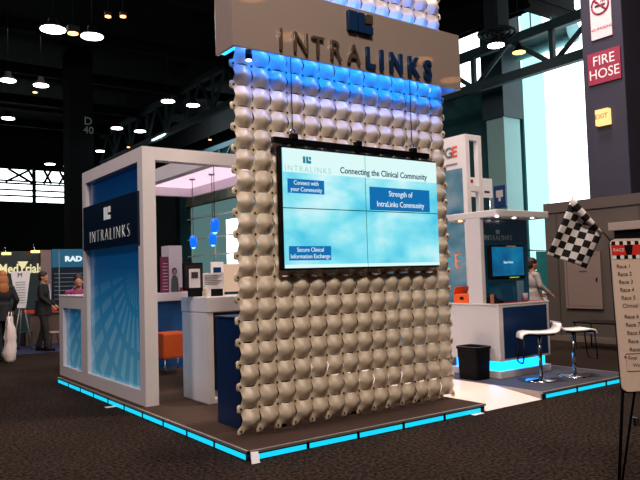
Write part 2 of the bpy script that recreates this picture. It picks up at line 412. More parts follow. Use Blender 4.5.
ex = thing('exit_sign', 'small glowing amber lit sign box on the mauve pillar', 'sign', (PX, (a.y+b_.y)/2, b_.z))
obj('sign_box', B().box(PX-.14, PX-.002, b_.y, a.y, b_.z-.02, a.z, .01), M['exit'], ex)
text('sign_text', 'EXIT', mat('exit_red', (190, 60, 20), .5, emit=(200, 60, 20), es=.5), (PX-.145, (a.y+b_.y)/2, (a.z+b_.z)/2), .15, ex, right=(0, -1, 0))

# grey partition wall
GX = 10.1
yE = at(546, 250, 'x', GX).y; gz = 3.0
GP = obj('wall_partition', B().box(GX, GX+.35, -11.8, yE, 0, gz).box(GX-.03, GX, -11.8, yE, 2.82, gz+.04), M['grey_wall'], kind='structure')
obj('baseboard_partition', B().box(GX-.04, GX, -11.8, yE, 0, .12), mat('baseboard_grey', (105, 90, 80), .7), GP)
for k, ys in enumerate((1.95, 3.86, .2)):
    obj('panel_joint', B().box(GX-.012, GX+.01, ys-.015, ys+.015, .12, 2.82), mat('joint_dark', (60, 50, 46), .8), GP)
a, b_ = at(565, 253, 'x', GX), at(604, 309, 'x', GX)
ep = thing('electrical_cabinet', 'pale grey flush electrical cabinet on the grey partition wall below the flag', 'cabinet', (GX, (a.y+b_.y)/2, b_.z))
M['panel_paint'] = mat('pale_cabinet_paint', (128, 108, 100), .6, noise=.06)
obj('cabinet_frame', B().wall(GX-.05, GX-.005, b_.y, a.y, b_.z, a.z, [(b_.y+.05, a.y-.05, b_.z+.05, a.z-.05)], 'y'), M['panel_paint'], ep)
dr = obj('door', B().box(GX-.04, GX-.006, b_.y+.055, a.y-.055, b_.z+.055, a.z-.055, .005), M['panel_paint'], ep)
obj('latch', B().box(GX-.055, GX-.04, b_.y+.09, b_.y+.12, (a.z+b_.z)/2-.03, (a.z+b_.z)/2+.05), M['black'], dr)
obj('warning_label', B().box(GX-.046, GX-.04, (a.y+b_.y)/2-.1, (a.y+b_.y)/2+.08, a.z-.42, a.z-.40), M['ink'], dr)
# overhead ledge of the service hatch at the right
a = at(608, 229, 'x', GX-.5)
hl = thing('hatch_hood', 'grey ledge with built-in shade beneath it behind the whiteboard', 'awning', (GX, a.y-1.5, a.z))
obj('hood', B().box(GX-.5, GX-.002, a.y-3, a.y, a.z-.04, a.z+.12, .01), mat('hood_paint', (140, 124, 116), .6), hl)
obj('shade_block', B().box(GX-.38, GX-.002, a.y-2.9, a.y-.05, a.z-.35, a.z-.041, .01), M['black'], hl)  # black block put in for the shade under the ledge

# roof: joists along y and x, trusses near the glazing
def beam(name, p0, p1, s, label, group, m='roof_steel'):
    p0, p1 = Vector(p0), Vector(p1)
    b = B(); d = (p1-p0)
    if abs(d.y) > abs(d.x): b.box(p0.x-s/2, p0.x+s/2, p0.y, p1.y, p0.z-.25, p0.z-.2).box(p0.x-s/2, p0.x+s/2, p0.y, p1.y, p0.z+.2, p0.z+.25).box(p0.x-.03, p0.x+.03, p0.y, p1.y, p0.z-.2, p0.z+.2)
    else: b.box(p0.x, p1.x, p0.y-s/2, p0.y+s/2, p0.z-.25, p0.z-.2).box(p0.x, p1.x, p0.y-s/2, p0.y+s/2, p0.z+.2, p0.z+.25).box(p0.x, p1.x, p0.y-.03, p0.y+.03, p0.z-.2, p0.z+.2)
    return single(name, b, M[m], label, 'beam', p0, group)
for k, yb in enumerate((6, 12, 18, 24, 30, 36, 42)):
    beam('roof_beam', (HX0+.1, yb, 12.2), (HX1-.1, yb, 12.2), .3, 'dark steel roof beam running across the hall under the black ceiling', 'roof beams across the hall', 'ceil')
def truss(x, y0, y1, zb, zt_, label, step=3.0, r=.13):
    t = thing('roof_truss', label, 'truss', (x, y0, zb))
    obj('bottom_chord', B().box(x-r, x+r, y0, y1, zb-r*1.3, zb+r*1.3, .02), M['roof_steel'], t)
    obj('top_chord', B().box(x-r, x+r, y0, y1, zt_-r*1.3, zt_+r*1.3, .02), M['roof_steel'], t)
    n = int((y1-y0)/step); s = (y1-y0)/n
    for k in range(n):
        ya = y0+k*s
        obj('brace', B().tube([(x, ya, zb), (x, ya+s/2, zt_)], .09, 8), M['roof_steel'], t)
        obj('brace', B().tube([(x, ya+s/2, zt_), (x, ya+s, zb)], .09, 8), M['roof_steel'], t)
        if k: obj('upright', B().box(x-.08, x+.08, ya-.08, ya+.08, zb, zt_), M['roof_steel'], t)
zb_ = at(540, 68, 'x', 17).z; zt_ = at(540, 40, 'x', 17).z
truss(17, -2, 40, zb_, zt_ + .35, 'steel roof truss crossing in front of the tall bright window', 3.5)
truss(13, 14, 44, 10.2, 12.2, 'steel roof truss farther from the window, over the booth')
# bulkhead whose lower edges frame the roof bay by the glazing
kc = at(527, 12, 'z', 10.9)
single('roof_bulkhead', B().box(kc.x-.3, kc.x, kc.y, HY1-.05, 10.9, HZ-.01).box(kc.x-.36, kc.x+.04, kc.y, HY1-.05, 10.9, 11.05), M['ceil'], 'long black roof bulkhead running away beside the window bay', 'bulkhead', (kc.x, kc.y, 10.9))
single('roof_bulkhead', B().box(kc.x-.3, HX1-.02, kc.y-.3, kc.y-.002, 10.9, HZ-.01).box(kc.x-.3, HX1-.02, kc.y-.36, kc.y-.3, 10.9, 11.05).box(kc.x-.3, HX1-.02, kc.y-.36, kc.y-.3, 11.3, 11.4), M['ceil'], 'black roof bulkhead crossing above the tall bright window', 'bulkhead', (kc.x+1, kc.y, 10.9))
# duct
a, b_ = at(515, 53, 'x', 18.6), at(566, 31, 'x', 18.6)
dz = (a.z+b_.z)/2
single('air_duct', B().box(18.58, 18.62, b_.y+.6, b_.y+.64, dz+.4, HZ-.01).box(18.58, 18.62, yy1-1, yy1-.96, dz+.4, HZ-.01).tube([(18.6, b_.y-.3, dz), (18.6, px0-2.2 if False else min(a.y+9, yy1-.3), dz)], .42, 20), M['duct'], 'round pale metal air duct hung before the bright window', 'duct', (18.6, b_.y, dz))

# lamps
def lamp(x, y, z, warm, label, group, s=1):
    t = thing('high_bay_lamp', label, 'ceiling lamp', (x, y, z), 0, group)
    obj('reflector', B().lathe((x, y), [(.30*s, z), (.27*s, z+.05), (.12*s, z+.16), (.10*s, z+.3)]), M['ceil'], t)
    obj('lens', B().cyl((x, y), .27*s, z-.03, z-.005, 20), M['lamp_warm'] if warm else M['lamp'], t)
    obj('stem', B().cyl((x, y), .008, z+.3, HZ-.005, 6), M['dark'], t)
    return t
for (px, py, wm, s) in [(53, 29, 0, 1.3), (92, 36, 0, 1.2), (8, 80, 0, 1), (41, 85, 0, 1), (8, 118, 0, 1), (168, 101, 0, 1), (193, 105, 0, 1), (117, 128, 0, 1),
                  (140, 131, 0, 1), (100, 151, 0, .9), (50, 164, 0, 1.1), (68, 166, 0, 1), (496, 45, 0, 1.0), (519, 52, 1, .8)]:
    p = at(px, py, 'z', 9)
    ry = round((p.y-9)/6)*6+9; 
    desc = {(53): 'bright white high bay lamp, larger left one of the nearest pair', (92): 'bright white high bay lamp, right one of the nearest pair at upper left',
            168: 'white high bay lamp above the tower, left one of the pair nearest the lattice wall', 193: 'white high bay lamp above the tower, right one of the pair nearest the lattice wall',
            117: 'small white high bay lamp just above the tower top, left of its pair', 140: 'small white high bay lamp just above the tower top, right of its pair',
            100: 'tiny white high bay lamp just left of the tower top', 41: 'white high bay lamp in the second row, right one beside small floodlights',
            50: 'far white high bay lamp just above the back window band, left of two', 68: 'far white high bay lamp just above the back window band, right of two',
            496: 'white lamp under the ringed fixture by the tall window', 519: 'pinkish lamp by the truss, right of the ringed fixture'}.get(px)
    if px == 8: desc = 'white high bay lamp at the left edge, %s one' % ('upper' if py == 80 else 'lower')
    lamp(p.x, p.y, 9, wm, desc, 'high bay lamps under the roof', s)
for k, (hx, hz_) in enumerate(((.72, 3.96), (2.52, 4.02), (.30, 4.28), (3.0, 3.86))):   # lamps behind the viewer mirrored in the glossy header
    tt = 7.4/(hz_-1.6); lamp(-2.93+tt*(hx+2.93), 5.73-tt*5.47, 9, 1, 'high bay lamp behind the viewer, number %s from the left wall side' % ('one', 'two', 'three', 'four')[k], 'high bay lamps under the roof', 1.5)
for (px, py, desc) in [(73, 33, 'small orange lamp between the two brightest high bay lamps'), (210, 139.5, 'small orange lamp in the dark just left of the lattice wall'), (35, 92, 'small square floodlight below the second row of lamps'),
                       (108, 16, 'small warm floodlight at the top left, left one'), (123, 16, 'small warm floodlight at the top left, right one'), (128.5, 147, 'faint tiny lamp above the tower top edge')]:
    p = at(px, py, 'z', 9.3); s = .7 if px in (73,) else .38
    t = thing('floodlight', desc, 'ceiling lamp', p, 0, 'small floodlights under the roof')
    obj('housing', B().box(p.x-.25*s, p.x+.25*s, p.y-.2*s, p.y+.2*s, p.z, p.z+.3*s, .02), M['dark'], t)
    obj('lens', B().cyl((p.x, p.y), .22*s, p.z-.03, p.z-.003, 14), M['lamp_warm'], t)
    obj('stem', B().cyl((p.x, p.y), .008, p.z+.28*s, HZ-.005, 6), M['dark'], t)
# ringed fixture near the window
p = at(497, 38, 'z', 9.55)
t = thing('ring_chandelier', 'dark concentric ring fixture hung from a box below the roof girder', 'ceiling fixture', (p.x, p.y, 9.5))
for r in (.62, .45, .28):
    obj('ring', B().tube([(p.x+r*math.cos(2*PI*k/28), p.y+r*math.sin(2*PI*k/28), 9.72) for k in range(29)], .05, 8), M['dark'], t)
obj('drop_box', B().box(p.x-.3, p.x+.3, p.y-.3, p.y+.3, 9.78, HZ-.01, .02), M['dark'], t)
obj('cross_bar', B().box(p.x-.62, p.x+.62, p.y-.03, p.y+.03, 9.69, 9.75).box(p.x-.03, p.x+.03, p.y-.62, p.y+.62, 9.69, 9.75), M['dark'], t)

# ================================================================== THE BOOTH FLOOR
Z0 = .088
def light_run(parent, p0, p1, n, nd):
    """lit strip panels along an edge with black clips; nd = outward normal"""
    p0, p1, nd = Vector(p0), Vector(p1), Vector(nd)
    for k in range(n):
        a = p0.lerp(p1, (k+.03)/n); c = p0.lerp(p1, (k+.97)/n)
        lo = [min(a[i], c[i], a[i]+nd[i]*.02, c[i]+nd[i]*.02) for i in (0, 1)]; hi = [max(a[i], c[i], a[i]+nd[i]*.02, c[i]+nd[i]*.02) for i in (0, 1)]
        obj('light_panel', B().box(lo[0], hi[0], lo[1], hi[1], .008, .052), M['cyan'], parent)
        d = p0.lerp(p1, k/n) if k else None
        if d:
            t = (p1-p0).normalized()*.015; q = [d-t-nd*.005, d+t+nd*.03]
            obj('clip', B().box(min(q[0].x, q[1].x), max(q[0].x, q[1].x), min(q[0].y, q[1].y), max(q[0].y, q[1].y), .004, .07), M['black'], parent)
pf = thing('booth_platform', 'raised brown carpeted booth floor with glowing cyan edge under the lattice wall and tower', 'platform', (0, 0, 0))
obj('deck', B().box(.03, 3.05, .03, 6.10, .0, .078), M['black'], pf)
obj('carpet_top', B().box(.02, 3.06, .02, 6.11, .0785, Z0), M['booth_carpet'], pf)
tr = B().box(-.005, 3.075, -.005, .02, .066, .088).box(-.005, .02, -.005, 6.13, .066, .088).box(3.06, 3.075, .02, 6.13, .0, .088)
obj('edge_trim', tr, M['alu'], pf)
light_run(pf, (.03, .0, 0), (3.0, .0, 0), 5, (0, -.3, 0)); light_run(pf, (.0, .03, 0), (.0, 6.10, 0), 10, (-.3, 0, 0))
rf = thing('booth_platform', 'raised booth floor with glowing cyan edge under the two white stools and kiosk', 'platform', (4.13, 0, 0))
obj('deck', B().box(4.15, 6.14, .03, 6.10, .0, .078), M['black'], rf)
obj('carpet_top', B().box(4.14, 6.15, .02, 6.11, .0785, Z0), mat('grey_booth_carpet', (58, 56, 66), .75, noise=.25, nscale=60), rf)
obj('edge_trim', B().box(4.11, 6.17, -.005, .02, .066, .088).box(4.11, 4.135, .02, 6.11, .0, .088).box(6.15, 6.17, .02, 6.11, .066, .088), M['alu'], rf)
light_run(rf, (4.16, 0, 0), (6.14, 0, 0), 3, (0, -.3, 0))
rb = B().prism([(3.08, 0, .004), (3.08, .72, Z0), (3.08, 6.1, Z0), (3.08, 6.1, .001), (3.08, 0, .001)], (1.025, 0, 0))
single('entrance_ramp', rb, M['ramp'], 'pale shiny entrance ramp between the two cyan edged platforms', 'ramp', (3.6, 0, 0))
# tags
single('paper_tag', B().prism([(-.018, -.085, .001), (.058, -.095, .001), (.075, -.036, .084), (.0, -.034, .089)], (0, -.004, .002)), M['tag'], 'white tag stuck on the near corner of the cyan lit platform', 'tag', (.03, -.035, 0))
p = at(111, 407, 'z', 0); single('paper_tag', B().box(p.x-.07, p.x+.07, p.y-.04, p.y+.04, .001, .006), M['tag'], 'white tag on the dark carpet beside the left cyan strip', 'tag', (p.x, p.y, 0))
p = at(477, 414.5, 'z', 0); single('paper_tag', B().box(p.x-.07, p.x+.09, p.y-.03, p.y+.03, .001, .006), M['tag'], 'white tag on the carpet at the foot of the pale ramp', 'tag', (p.x, p.y, 0))

# ================================================================== LATTICE WALL
LX0, LX1, LY, NR, NC = .235, 3.125, .55, 23, 14
cw = (LX1-LX0)/NC; ch = .2095; LZ0 = .130
def module_mesh():
    bm = bmesh.new(); n = 20; grid = []; rt_ = .046
    def wid(q):                                              # rim: round corner tabs, notched between them
        q = abs(q); e = (1-q)*.105
        return math.sqrt(max(0, rt_*rt_-e*e))*.97 if e < rt_ else -.007*math.cos(PI/2*q/.6) if q < .6 else 0
    for j in range(n+1):
        row = []
        for i in range(n+1):
            u = -1+2*i/n; v = -1+2*j/n
            x = u*(cw/2 + wid(v)*abs(u)**2); z = v*(ch/2 + wid(u)*abs(v)**2)
            for sx in (-1, 1):
                for sz in (-1, 1):
                    dx, dz = x-sx*cw/2, z-sz*ch/2
                    if dx*sx > 0 and dz*sz > 0 and math.hypot(dx, dz) > rt_:
                        q = rt_/math.hypot(dx, dz); x, z = sx*cw/2+dx*q, sz*ch/2+dz*q
            dc = math.hypot(cw/2-min(abs(x), cw/2), ch/2-min(abs(z), ch/2)); q = min(1, max(0, (dc-.02)/.085)); S = q*q*(3-2*q)
            y = -.050*max(0, math.cos(PI*u/2))**1.7*max(0, math.cos(PI*v/2))**1.25 - .026*S*(1-abs(u*v)) 
            row.append(bm.verts.new((x, y, z)))
        grid.append(row)
    for j in range(n):
        for i in range(n):
            f = bm.faces.new((grid[j][i], grid[j][i+1], grid[j+1][i+1], grid[j+1][i])); f.smooth = True
    for (sx, sz) in ((-1, -1), (1, -1), (-1, 1), (1, 1)):    # dark bolt in each corner tab
        cx, cz = sx*cw/2, sz*ch/2
        ra = [bm.verts.new((cx+.010*math.cos(2*PI*k/12), -.0085, cz+.010*math.sin(2*PI*k/12))) for k in range(12)]
        rb_ = [bm.verts.new((cx+.010*math.cos(2*PI*k/12), .006, cz+.010*math.sin(2*PI*k/12))) for k in range(12)]
        bm.faces.new(ra).material_index = 1
        for k in range(12): bm.faces.new((ra[k], ra[(k+1) % 12], rb_[(k+1) % 12], rb_[k])).material_index = 1
    return bm
M['bolt'] = mat('bolt_bronze', (96, 74, 60), .4, .3)
lw = thing('lattice_screen', 'tall cream wall of interlocking moulded cushion shaped modules behind the video screens', 'wall panel', ((LX0+LX1)/2, LY, Z0))
mod = module_mesh()
# solid shell
bmesh.ops.recalc_face_normals(mod, faces=mod.faces)
me = bpy.data.meshes.new('lattice_module'); mod.to_mesh(me); mod.free(); me.materials.append(M['lattice']); me.materials.append(M['bolt'])
tmp = bpy.data.objects.new('tmp', me); C.objects.link(tmp); sm = tmp.modifiers.new('s', 'SOLIDIFY'); sm.thickness = .004; sm.offset = 0
bpy.context.view_layer.update()
me2 = bpy.data.meshes.new_from_object(tmp.evaluated_get(bpy.context.evaluated_depsgraph_get())); bpy.data.objects.remove(tmp); me2.name = 'lattice_module'
cells = []
for r in range(NR):
    for c in range(NC):
        x = LX0+cw*(c+.5); z = LZ0+ch*(r+.5)
        hid = (.66 < x < 2.86 and 1.70 < z < 2.84) or (z > 3.72 and z < 4.4)
        cells.append(((Vector((x, LY, z))-CAM).length + (100 if hid or z > 4.7 else 0), x, z, LY-.0045*((r+c) % 2)))
cells.sort(); base = lw.location
rest = bmesh.new()
for k, (d, x, z, ly) in enumerate(cells):
    if k < 100:
        o = bpy.data.objects.new('lattice_module', me2); C.objects.link(o); o.parent = lw
        o.location = Vector((x, ly, z)) - base
    else:
        t0 = bmesh.new(); t0.from_mesh(me2); t0.transform(Matrix.Translation(Vector((x, ly, z))))
        mt = bpy.data.meshes.new('x'); t0.to_mesh(mt); t0.free(); rest.from_mesh(mt); bpy.data.meshes.remove(mt)
obj('lattice_module', rest, [M['lattice'], M['bolt']], lw, kind='stuff')
for x in (.75, 1.68, 2.6):
    obj('support_post', B().box(x-.025, x+.025, LY+.04, LY+.10, Z0, LZ0+ch*NR), M['black_metal'], lw)

# ================================================================== HEADER
HB, HT = 3.762, 4.425; hx0, hx1, hy0, hy1 = .09, 3.17, .262, .62
hd = thing('header_sign', 'broad cream header box with INTRALINKS letters across the lattice wall', 'sign', ((hx0+hx1)/2, .44, HB))
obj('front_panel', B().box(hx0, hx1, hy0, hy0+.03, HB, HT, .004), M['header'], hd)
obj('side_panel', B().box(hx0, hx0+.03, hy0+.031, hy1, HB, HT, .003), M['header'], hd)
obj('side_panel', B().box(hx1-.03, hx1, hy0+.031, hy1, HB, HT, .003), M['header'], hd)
obj('back_rail', B().box(hx0+.03, hx1-.03, hy1-.03, hy1-.002, HB+.3, HB+.4), M['white'], hd)
obj('light_tube', B().box(hx0+.1, hx1-.1, hy0+.05, hy0+.08, HB+.05, HB+.08), M['blue_led'], hd)
obj('light_tube', B().box(hx0+.1, hx1-.1, hy0+.05, hy0+.08, HT-.07, HT-.04), M['blue_led'], hd)
obj('end_light', B().box(hx0+.032, hx0+.07, hy0+.1, hy1-.06, HB+.0, HB+.02), M['cyan_hot'], hd)
FY = hy0-.022
for chh, px, py in [('I', 281, 40.5), ('N', 301, 44.5), ('T', 318, 47.5), ('R', 335.5, 51.5), ('A', 354, 55.5)]:
    p = at(px, py, 'y', FY); text('letter', chh, M['silver'], (p.x, FY, 3.895), .30, hd, depth=.014, bold=.001, sx=.85)
for chh, px, py in [('L', 370, 57), ('I', 381.5, 59), ('N', 396, 62.5), ('K', 413, 66.5), ('S', 427.5, 69.5)]:
    p = at(px, py, 'y', FY); text('letter', chh, M['blue_letter'], (p.x, FY, 3.895), .30, hd, depth=.016, bold=.011, sx=.85)
a = at(347.5, 20, 'y', FY); lx = a.x; lz = 4.155
def lg(x0, x1, z0_, z1_): return B().box(lx+x0, lx+x1, FY-.03, FY+.03, lz+z0_, lz+z1_, .006)
obj('logo_bar', lg(0, .115, .0, .215), M['blue_letter'], hd)
obj('logo_foot', lg(.13, .215, .0, .215).box(lx+.2151, lx+.33, FY-.03, FY+.03, lz, lz+.085, .006), M['blue_letter'], hd)
obj('logo_square', lg(.235, .33, .11, .215), M['silver'], hd)
p = at(242, 62, 'z', 3.72); p = Vector((.33, .40, 3.70))
sp = thing('spotlight', 'tiny white spotlight under the left end of the header', 'lamp', p)
obj('housing', B().cyl((p.x, p.y), .03, 3.70, 3.80, 12), M['black'], sp); obj('bracket', B().box(p.x-.01, p.x+.01, hy0+.031, p.y, 3.78, 3.80), M['black'], sp); obj('lens', B().cyl((p.x, p.y), .025, 3.69, 3.699, 12), M['lamp'], sp)

# ================================================================== VIDEO WALL
SX0, SX1, SZ0, SZ1, SY = .69, 2.835, 1.672, 2.875, .40
vw = thing('video_wall', 'large glowing four panel video screen hung on the lattice wall', 'screen', ((SX0+SX1)/2, SY, SZ0))
obj('housing', B().box(SX0-.025, SX1+.004, SY+.012, SY+.075, SZ0-.02, SZ1+.02, .004), M['black'], vw)
xm, zm = (SX0+SX1)/2-.01, (SZ0+SZ1)/2
for (x0, x1) in ((SX0, xm-.008), (xm+.008, SX1)):
    for (z0_, z1_) in ((SZ0, zm-.005), (zm+.005, SZ1)):
        pn = obj('screen_panel', B().box(x0, x1, SY, SY+.0115, z0_, z1_), M['screen_sky'], vw)
wb_ = mat('screen_white', (10, 10, 10), .3, emit=(222, 252, 250), es=.98)
obj('banner_image', B().box(SX0, xm-.006, SY-.003, SY-.0005, SZ1-.24, SZ1).box(xm+.006, SX1, SY-.003, SY-.0005, SZ1-.24, SZ1), wb_, vw)
obj('footer_image', B().box(SX0, xm-.006, SY-.003, SY-.0005, SZ0, SZ0+.035).box(xm+.006, SX1, SY-.003, SY-.0005, SZ0, SZ0+.035), wb_, vw)
def sp_(px, py): return at(px, py, 'y', SY-.006)
p = sp_(310, 170); text('screen_text', 'INTRALINKS', M['screen_txt_g'], (p.x-.02, SY-.006, p.z), .085, vw, depth=.001, spacing=1.28)
p = sp_(307, 160)
obj('screen_logo', B().box(p.x-.05, p.x-.02, SY-.007, SY-.004, p.z-.035, p.z+.035).box(p.x-.01, p.x+.015, SY-.007, SY-.004, p.z-.035, p.z+.035).box(p.x+.015, p.x+.05, SY-.007, SY-.004, p.z-.035, p.z-.005).box(p.x+.025, p.x+.05, SY-.007, SY-.004, p.z+.005, p.z+.035), M['screen_logo'], vw)
p0, p1 = sp_(336, 170), sp_(430, 178)
text('screen_text', 'Connecting the Clinical Community', M['screen_txt'], ((p0.x+p1.x)/2, SY-.006, (p0.z+p1.z)/2), .094, vw, depth=.001, bold=.0015, sx=.93)
for (a_, b2, l1, l2, sz) in [((287.5, 180), (324.5, 193), 'Connect with', 'your Community', .062), ((369.5, 188), (430, 211), 'Strength of', 'IntraLinks Community', .088), ((289, 246.5), (331.5, 259.5), 'Secure Clinical', 'Information Exchange', .062)]:
    pa, pb_ = sp_(*a_), sp_(*b2)
    cx = (pa.x+pb_.x)/2; cz = (pa.z+pb_.z)/2; hw = (pb_.x-pa.x)/2; hh = {.062: .072, .088: .128}[sz]
    bt = obj('screen_button', B().box(cx-hw, cx+hw, SY-.006, SY-.001, cz-hh, cz+hh, .002), M['screen_btn'], vw)
    for s_, dz_ in ((l1, .46), (l2, -.46)):
        text('button_text', s_, M['screen_txt_w'], (cx, SY-.008, cz+dz_*hh), sz, bt, depth=.001, sx=.9)
rl = B().box(.61, 2.76, SY+.02, SY+.08, 2.925, 2.985, .006); obj('mounting_rail', rl, M['black_metal'], vw)
for px in (293, 357, 412):
    p = at(px, 145, 'y', SY+.05); ck_ = B().box(p.x-.035, p.x+.035, SY-.0, SY+.075, 2.975, 3.03, .008).box(p.x-.012, p.x+.012, SY+.02, SY+.06, SZ1-.0, 2.93)
    cl = obj('clamp', ck_, M['black'], vw)
    if px != 357:
        obj('hook', B().tube([(p.x+.025*math.cos(k*PI/5), SY+.05, 3.055+.03*math.sin(k*PI/5)) for k in range(11)], .008, 6), M['chrome'], cl)
        obj('hanging_cable', B().tube([(p.x, SY+.05, 3.08), (p.x, SY+.05, 4.1)], .005, 6), M['black'], vw)

# ================================================================== LEFT TOWER + CANOPY
tw = thing('booth_tower', 'white framed tower with tall blue girder graphic and navy INTRALINKS sign', 'display tower', (.105, 2.63, Z0))
X0, X1, Y0, Y1, TZ = .105, .27, 2.63, 5.06, 3.225
def frm(b, x0, x1, y0, y1, z0_, z1_, h): return b.wall(x0, x1, y0, y1, z0_, z1_, [h], 'y')
obj('frame', frm(B(), X0, X1, Y0, Y1, Z0, TZ, (Y0+.165, Y1-.165, .245, TZ-.17)), M['white'], tw)
obj('graphic_panel', B().box(X0+.055, X0+.09, Y0+.165, Y1-.165, .245, TZ-.17), M['graphic'], tw)
obj('sill', B().box(X0+.002, X0+.05, Y0+.166, Y1-.166, .2455, .262), M['white'], tw)
sgn = obj('sign_panel', B().box(X0-.03, X0+.05, 2.735, 4.94, 2.05, 2.69, .004), M['sign_navy'], tw)
ym = (2.735+4.94)/2
M['sign_letter'] = mat('pale_sign_letters', (205, 208, 205), .4, emit=(190, 195, 195), es=.35)
text('sign_text', 'INTRALINKS', M['sign_letter'], (X0-.034, ym-.03, 2.22), .25, sgn, right=(0, -1, 0), depth=.002, bold=-.009, sx=.91, spacing=1.36)
b = B()
for (u0, u1, v0, v1) in ((-.14, -.075, 0, .17), (-.05, .01, 0, .17), (.01, .12, 0, .055), (.05, .12, .09, .17)):
    b.box(X0-.036, X0-.031, ym-u1, ym-u0, 2.43+v0, 2.43+v1)
obj('logo', b, M['sign_letter'], sgn)
# low wing counter behind the tower
lc = thing('low_counter', 'low white framed counter with blue graphic, left of the tower', 'counter', (.105, 5.07, Z0))
obj('frame', frm(B(), X0, X1, 5.061, 6.40, Z0, 1.365, (5.2, 6.19, .25, 1.185)), M['white'], lc)
obj('graphic_panel', B().box(X0+.055, X0+.09, 5.2, 6.19, .25, 1.185), M['graphic_small'], lc)
obj('counter_top', B().box(X0-.005, .62, 5.062, 6.41, 1.366, 1.39, .004), M['white'], lc)
# canopy
cp = thing('booth_canopy', 'white overhead canopy frame with pink ceiling given added glow, joined to the tower', 'canopy', (.27, Y0, 3.06))
obj('front_beam', B().box(X1+.001, 3.05, Y0, Y0+.16, 3.065, TZ), M['white'], cp)
obj('cross_beam', B().box(1.0, 1.14, Y0+.161, 5.93, 3.065, 3.26), M['white'], cp)
cr = at(192, 197, 'z', 3.06)
obj('back_beam', B().box(1.141, 2.36, 5.93, 6.05, 3.065, TZ+.02), M['white'], cp)
obj('side_beam', B().box(2.28, 2.36, Y0+.161, 5.929, 3.065, TZ+.02), M['white'], cp)
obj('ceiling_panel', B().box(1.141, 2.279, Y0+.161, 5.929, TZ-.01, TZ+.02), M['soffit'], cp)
# pendants
def pendant(x, y, zb__, label):
    t = thing('pendant_lamp', label, 'pendant lamp', (x, y, zb__), 0, 'blue glass pendants in the booth')
    obj('glass_shade', B().lathe((x, y), [(.028, zb__+.195), (.052, zb__+.17), (.06, zb__+.12), (.055, zb__+.04), (.042, zb__), (.03, zb__+.002), (.02, zb__+.18)], 20), M['pendant'], t)
    obj('bulb', B().ball((x, y, zb__+.012), .034, .034, .035, 12), M['pendant_hot'], t)
    obj('cord', B().cyl((x, y), .005, zb__+.19, 3.05, 6), M['black_metal'], t)
    obj('ceiling_canopy', B().cyl((x, y), .06, 3.05, 3.064, 16) if False else B().cyl((x, y), .05, 3.19, 3.214, 16), M['chrome'], t)
    obj('cord_top', B().cyl((x, y), .005, 3.0, 3.2, 6), M['black_metal'], t)
for (px, py, yv, label) in [(215, 232.5, 3.2, 'blue glass pendant lamp, highest of three, nearest the lattice wall'), (213, 245, 4.2, 'blue glass pendant lamp directly below and behind the highest one'), (193.5, 247.5, 4.8, 'bright blue glass pendant lamp, leftmost of three')]:
    p = at(px, py, 'y', yv); pendant(p.x, yv, p.z, label)

# inner waterfall counter
ic = thing('reception_counter', 'white waterfall reception counter behind the navy cabinet', 'counter', (.72, 2.2, Z0))
obj('side_panel', B().box(.72, .80, 2.2, 2.93, Z0, 1.18, .012), M['white'], ic)
obj('counter_top', B().box(.715, 2.2, 2.19, 2.94, 1.181, 1.37, .012), M['white'], ic)
obj('side_panel', B().box(2.1, 2.18, 2.2, 2.93, Z0, 1.18, .012), M['white'], ic)
obj('kick_panel', B().box(.81, 2.09, 2.82, 2.9, Z0, 1.18), M['sign_navy'], ic)
obj('foot_plinth', B().box(.81, 2.09, 2.23, 2.8, Z0, Z0+.05), M['white'], ic)
# navy cabinet at the lattice wall
cb = thing('storage_cabinet', 'navy blue storage cabinet tucked behind the left end of the lattice wall', 'cabinet', (.36, .78, Z0))
obj('body', B().box(.36, 1.1, .78, 1.27, Z0, 1.18, .006), M['navy'], cb)
obj('cabinet_top', B().box(.35, 1.11, .77, 1.28, 1.181, 1.2, .004), M['navy'], cb)
obj('door', B().box(.5, 1.08, 1.271, 1.285, Z0+.03, 1.16, .003), M['navy'], cb)
# back counter with blue front
bc = thing('back_counter', 'white topped back counter with blue front seen behind the orange stool', 'counter', (.9, 5.6, Z0))
obj('counter_top', B().box(.64, 2.35, 5.58, 5.92, 1.23, 1.37, .01), M['white'], bc)
M['bc_blue'] = mat('blue_counter_front', (24, 90, 150), .25, noise=.35, nscale=4, coat=.3)
obj('front_panel', B().box(.65, 2.33, 5.66, 5.70, Z0, 1.229), M['bc_blue'], bc)
# orange stool
def ottoman(x, y, label):
    t = thing('cube_stool', label, 'stool', (x, y, Z0), .0)
    obj('seat', B().box(x-.22, x+.22, y-.22, y+.22, .34, .745, .035), M['orange'], t)
    for sx in (-1, 1):
        for sy in (-1, 1): obj('leg', B().cyl((x+sx*.19, y+sy*.19), .012, Z0, .34, 8), M['chrome'], t)
    obj('foot_rail', B().box(x-.19, x+.19, y-.2, y-.185, .15, .165).box(x-.19, x+.19, y+.185, y+.2, .15, .165).box(x-.2, x-.185, y-.185, y+.185, .15, .165), M['chrome'], t)
p = at(163, 345, 'y', 4.95); ottoman(p.x+.22, 5.15, 'bright orange block stool with chrome legs inside the booth')
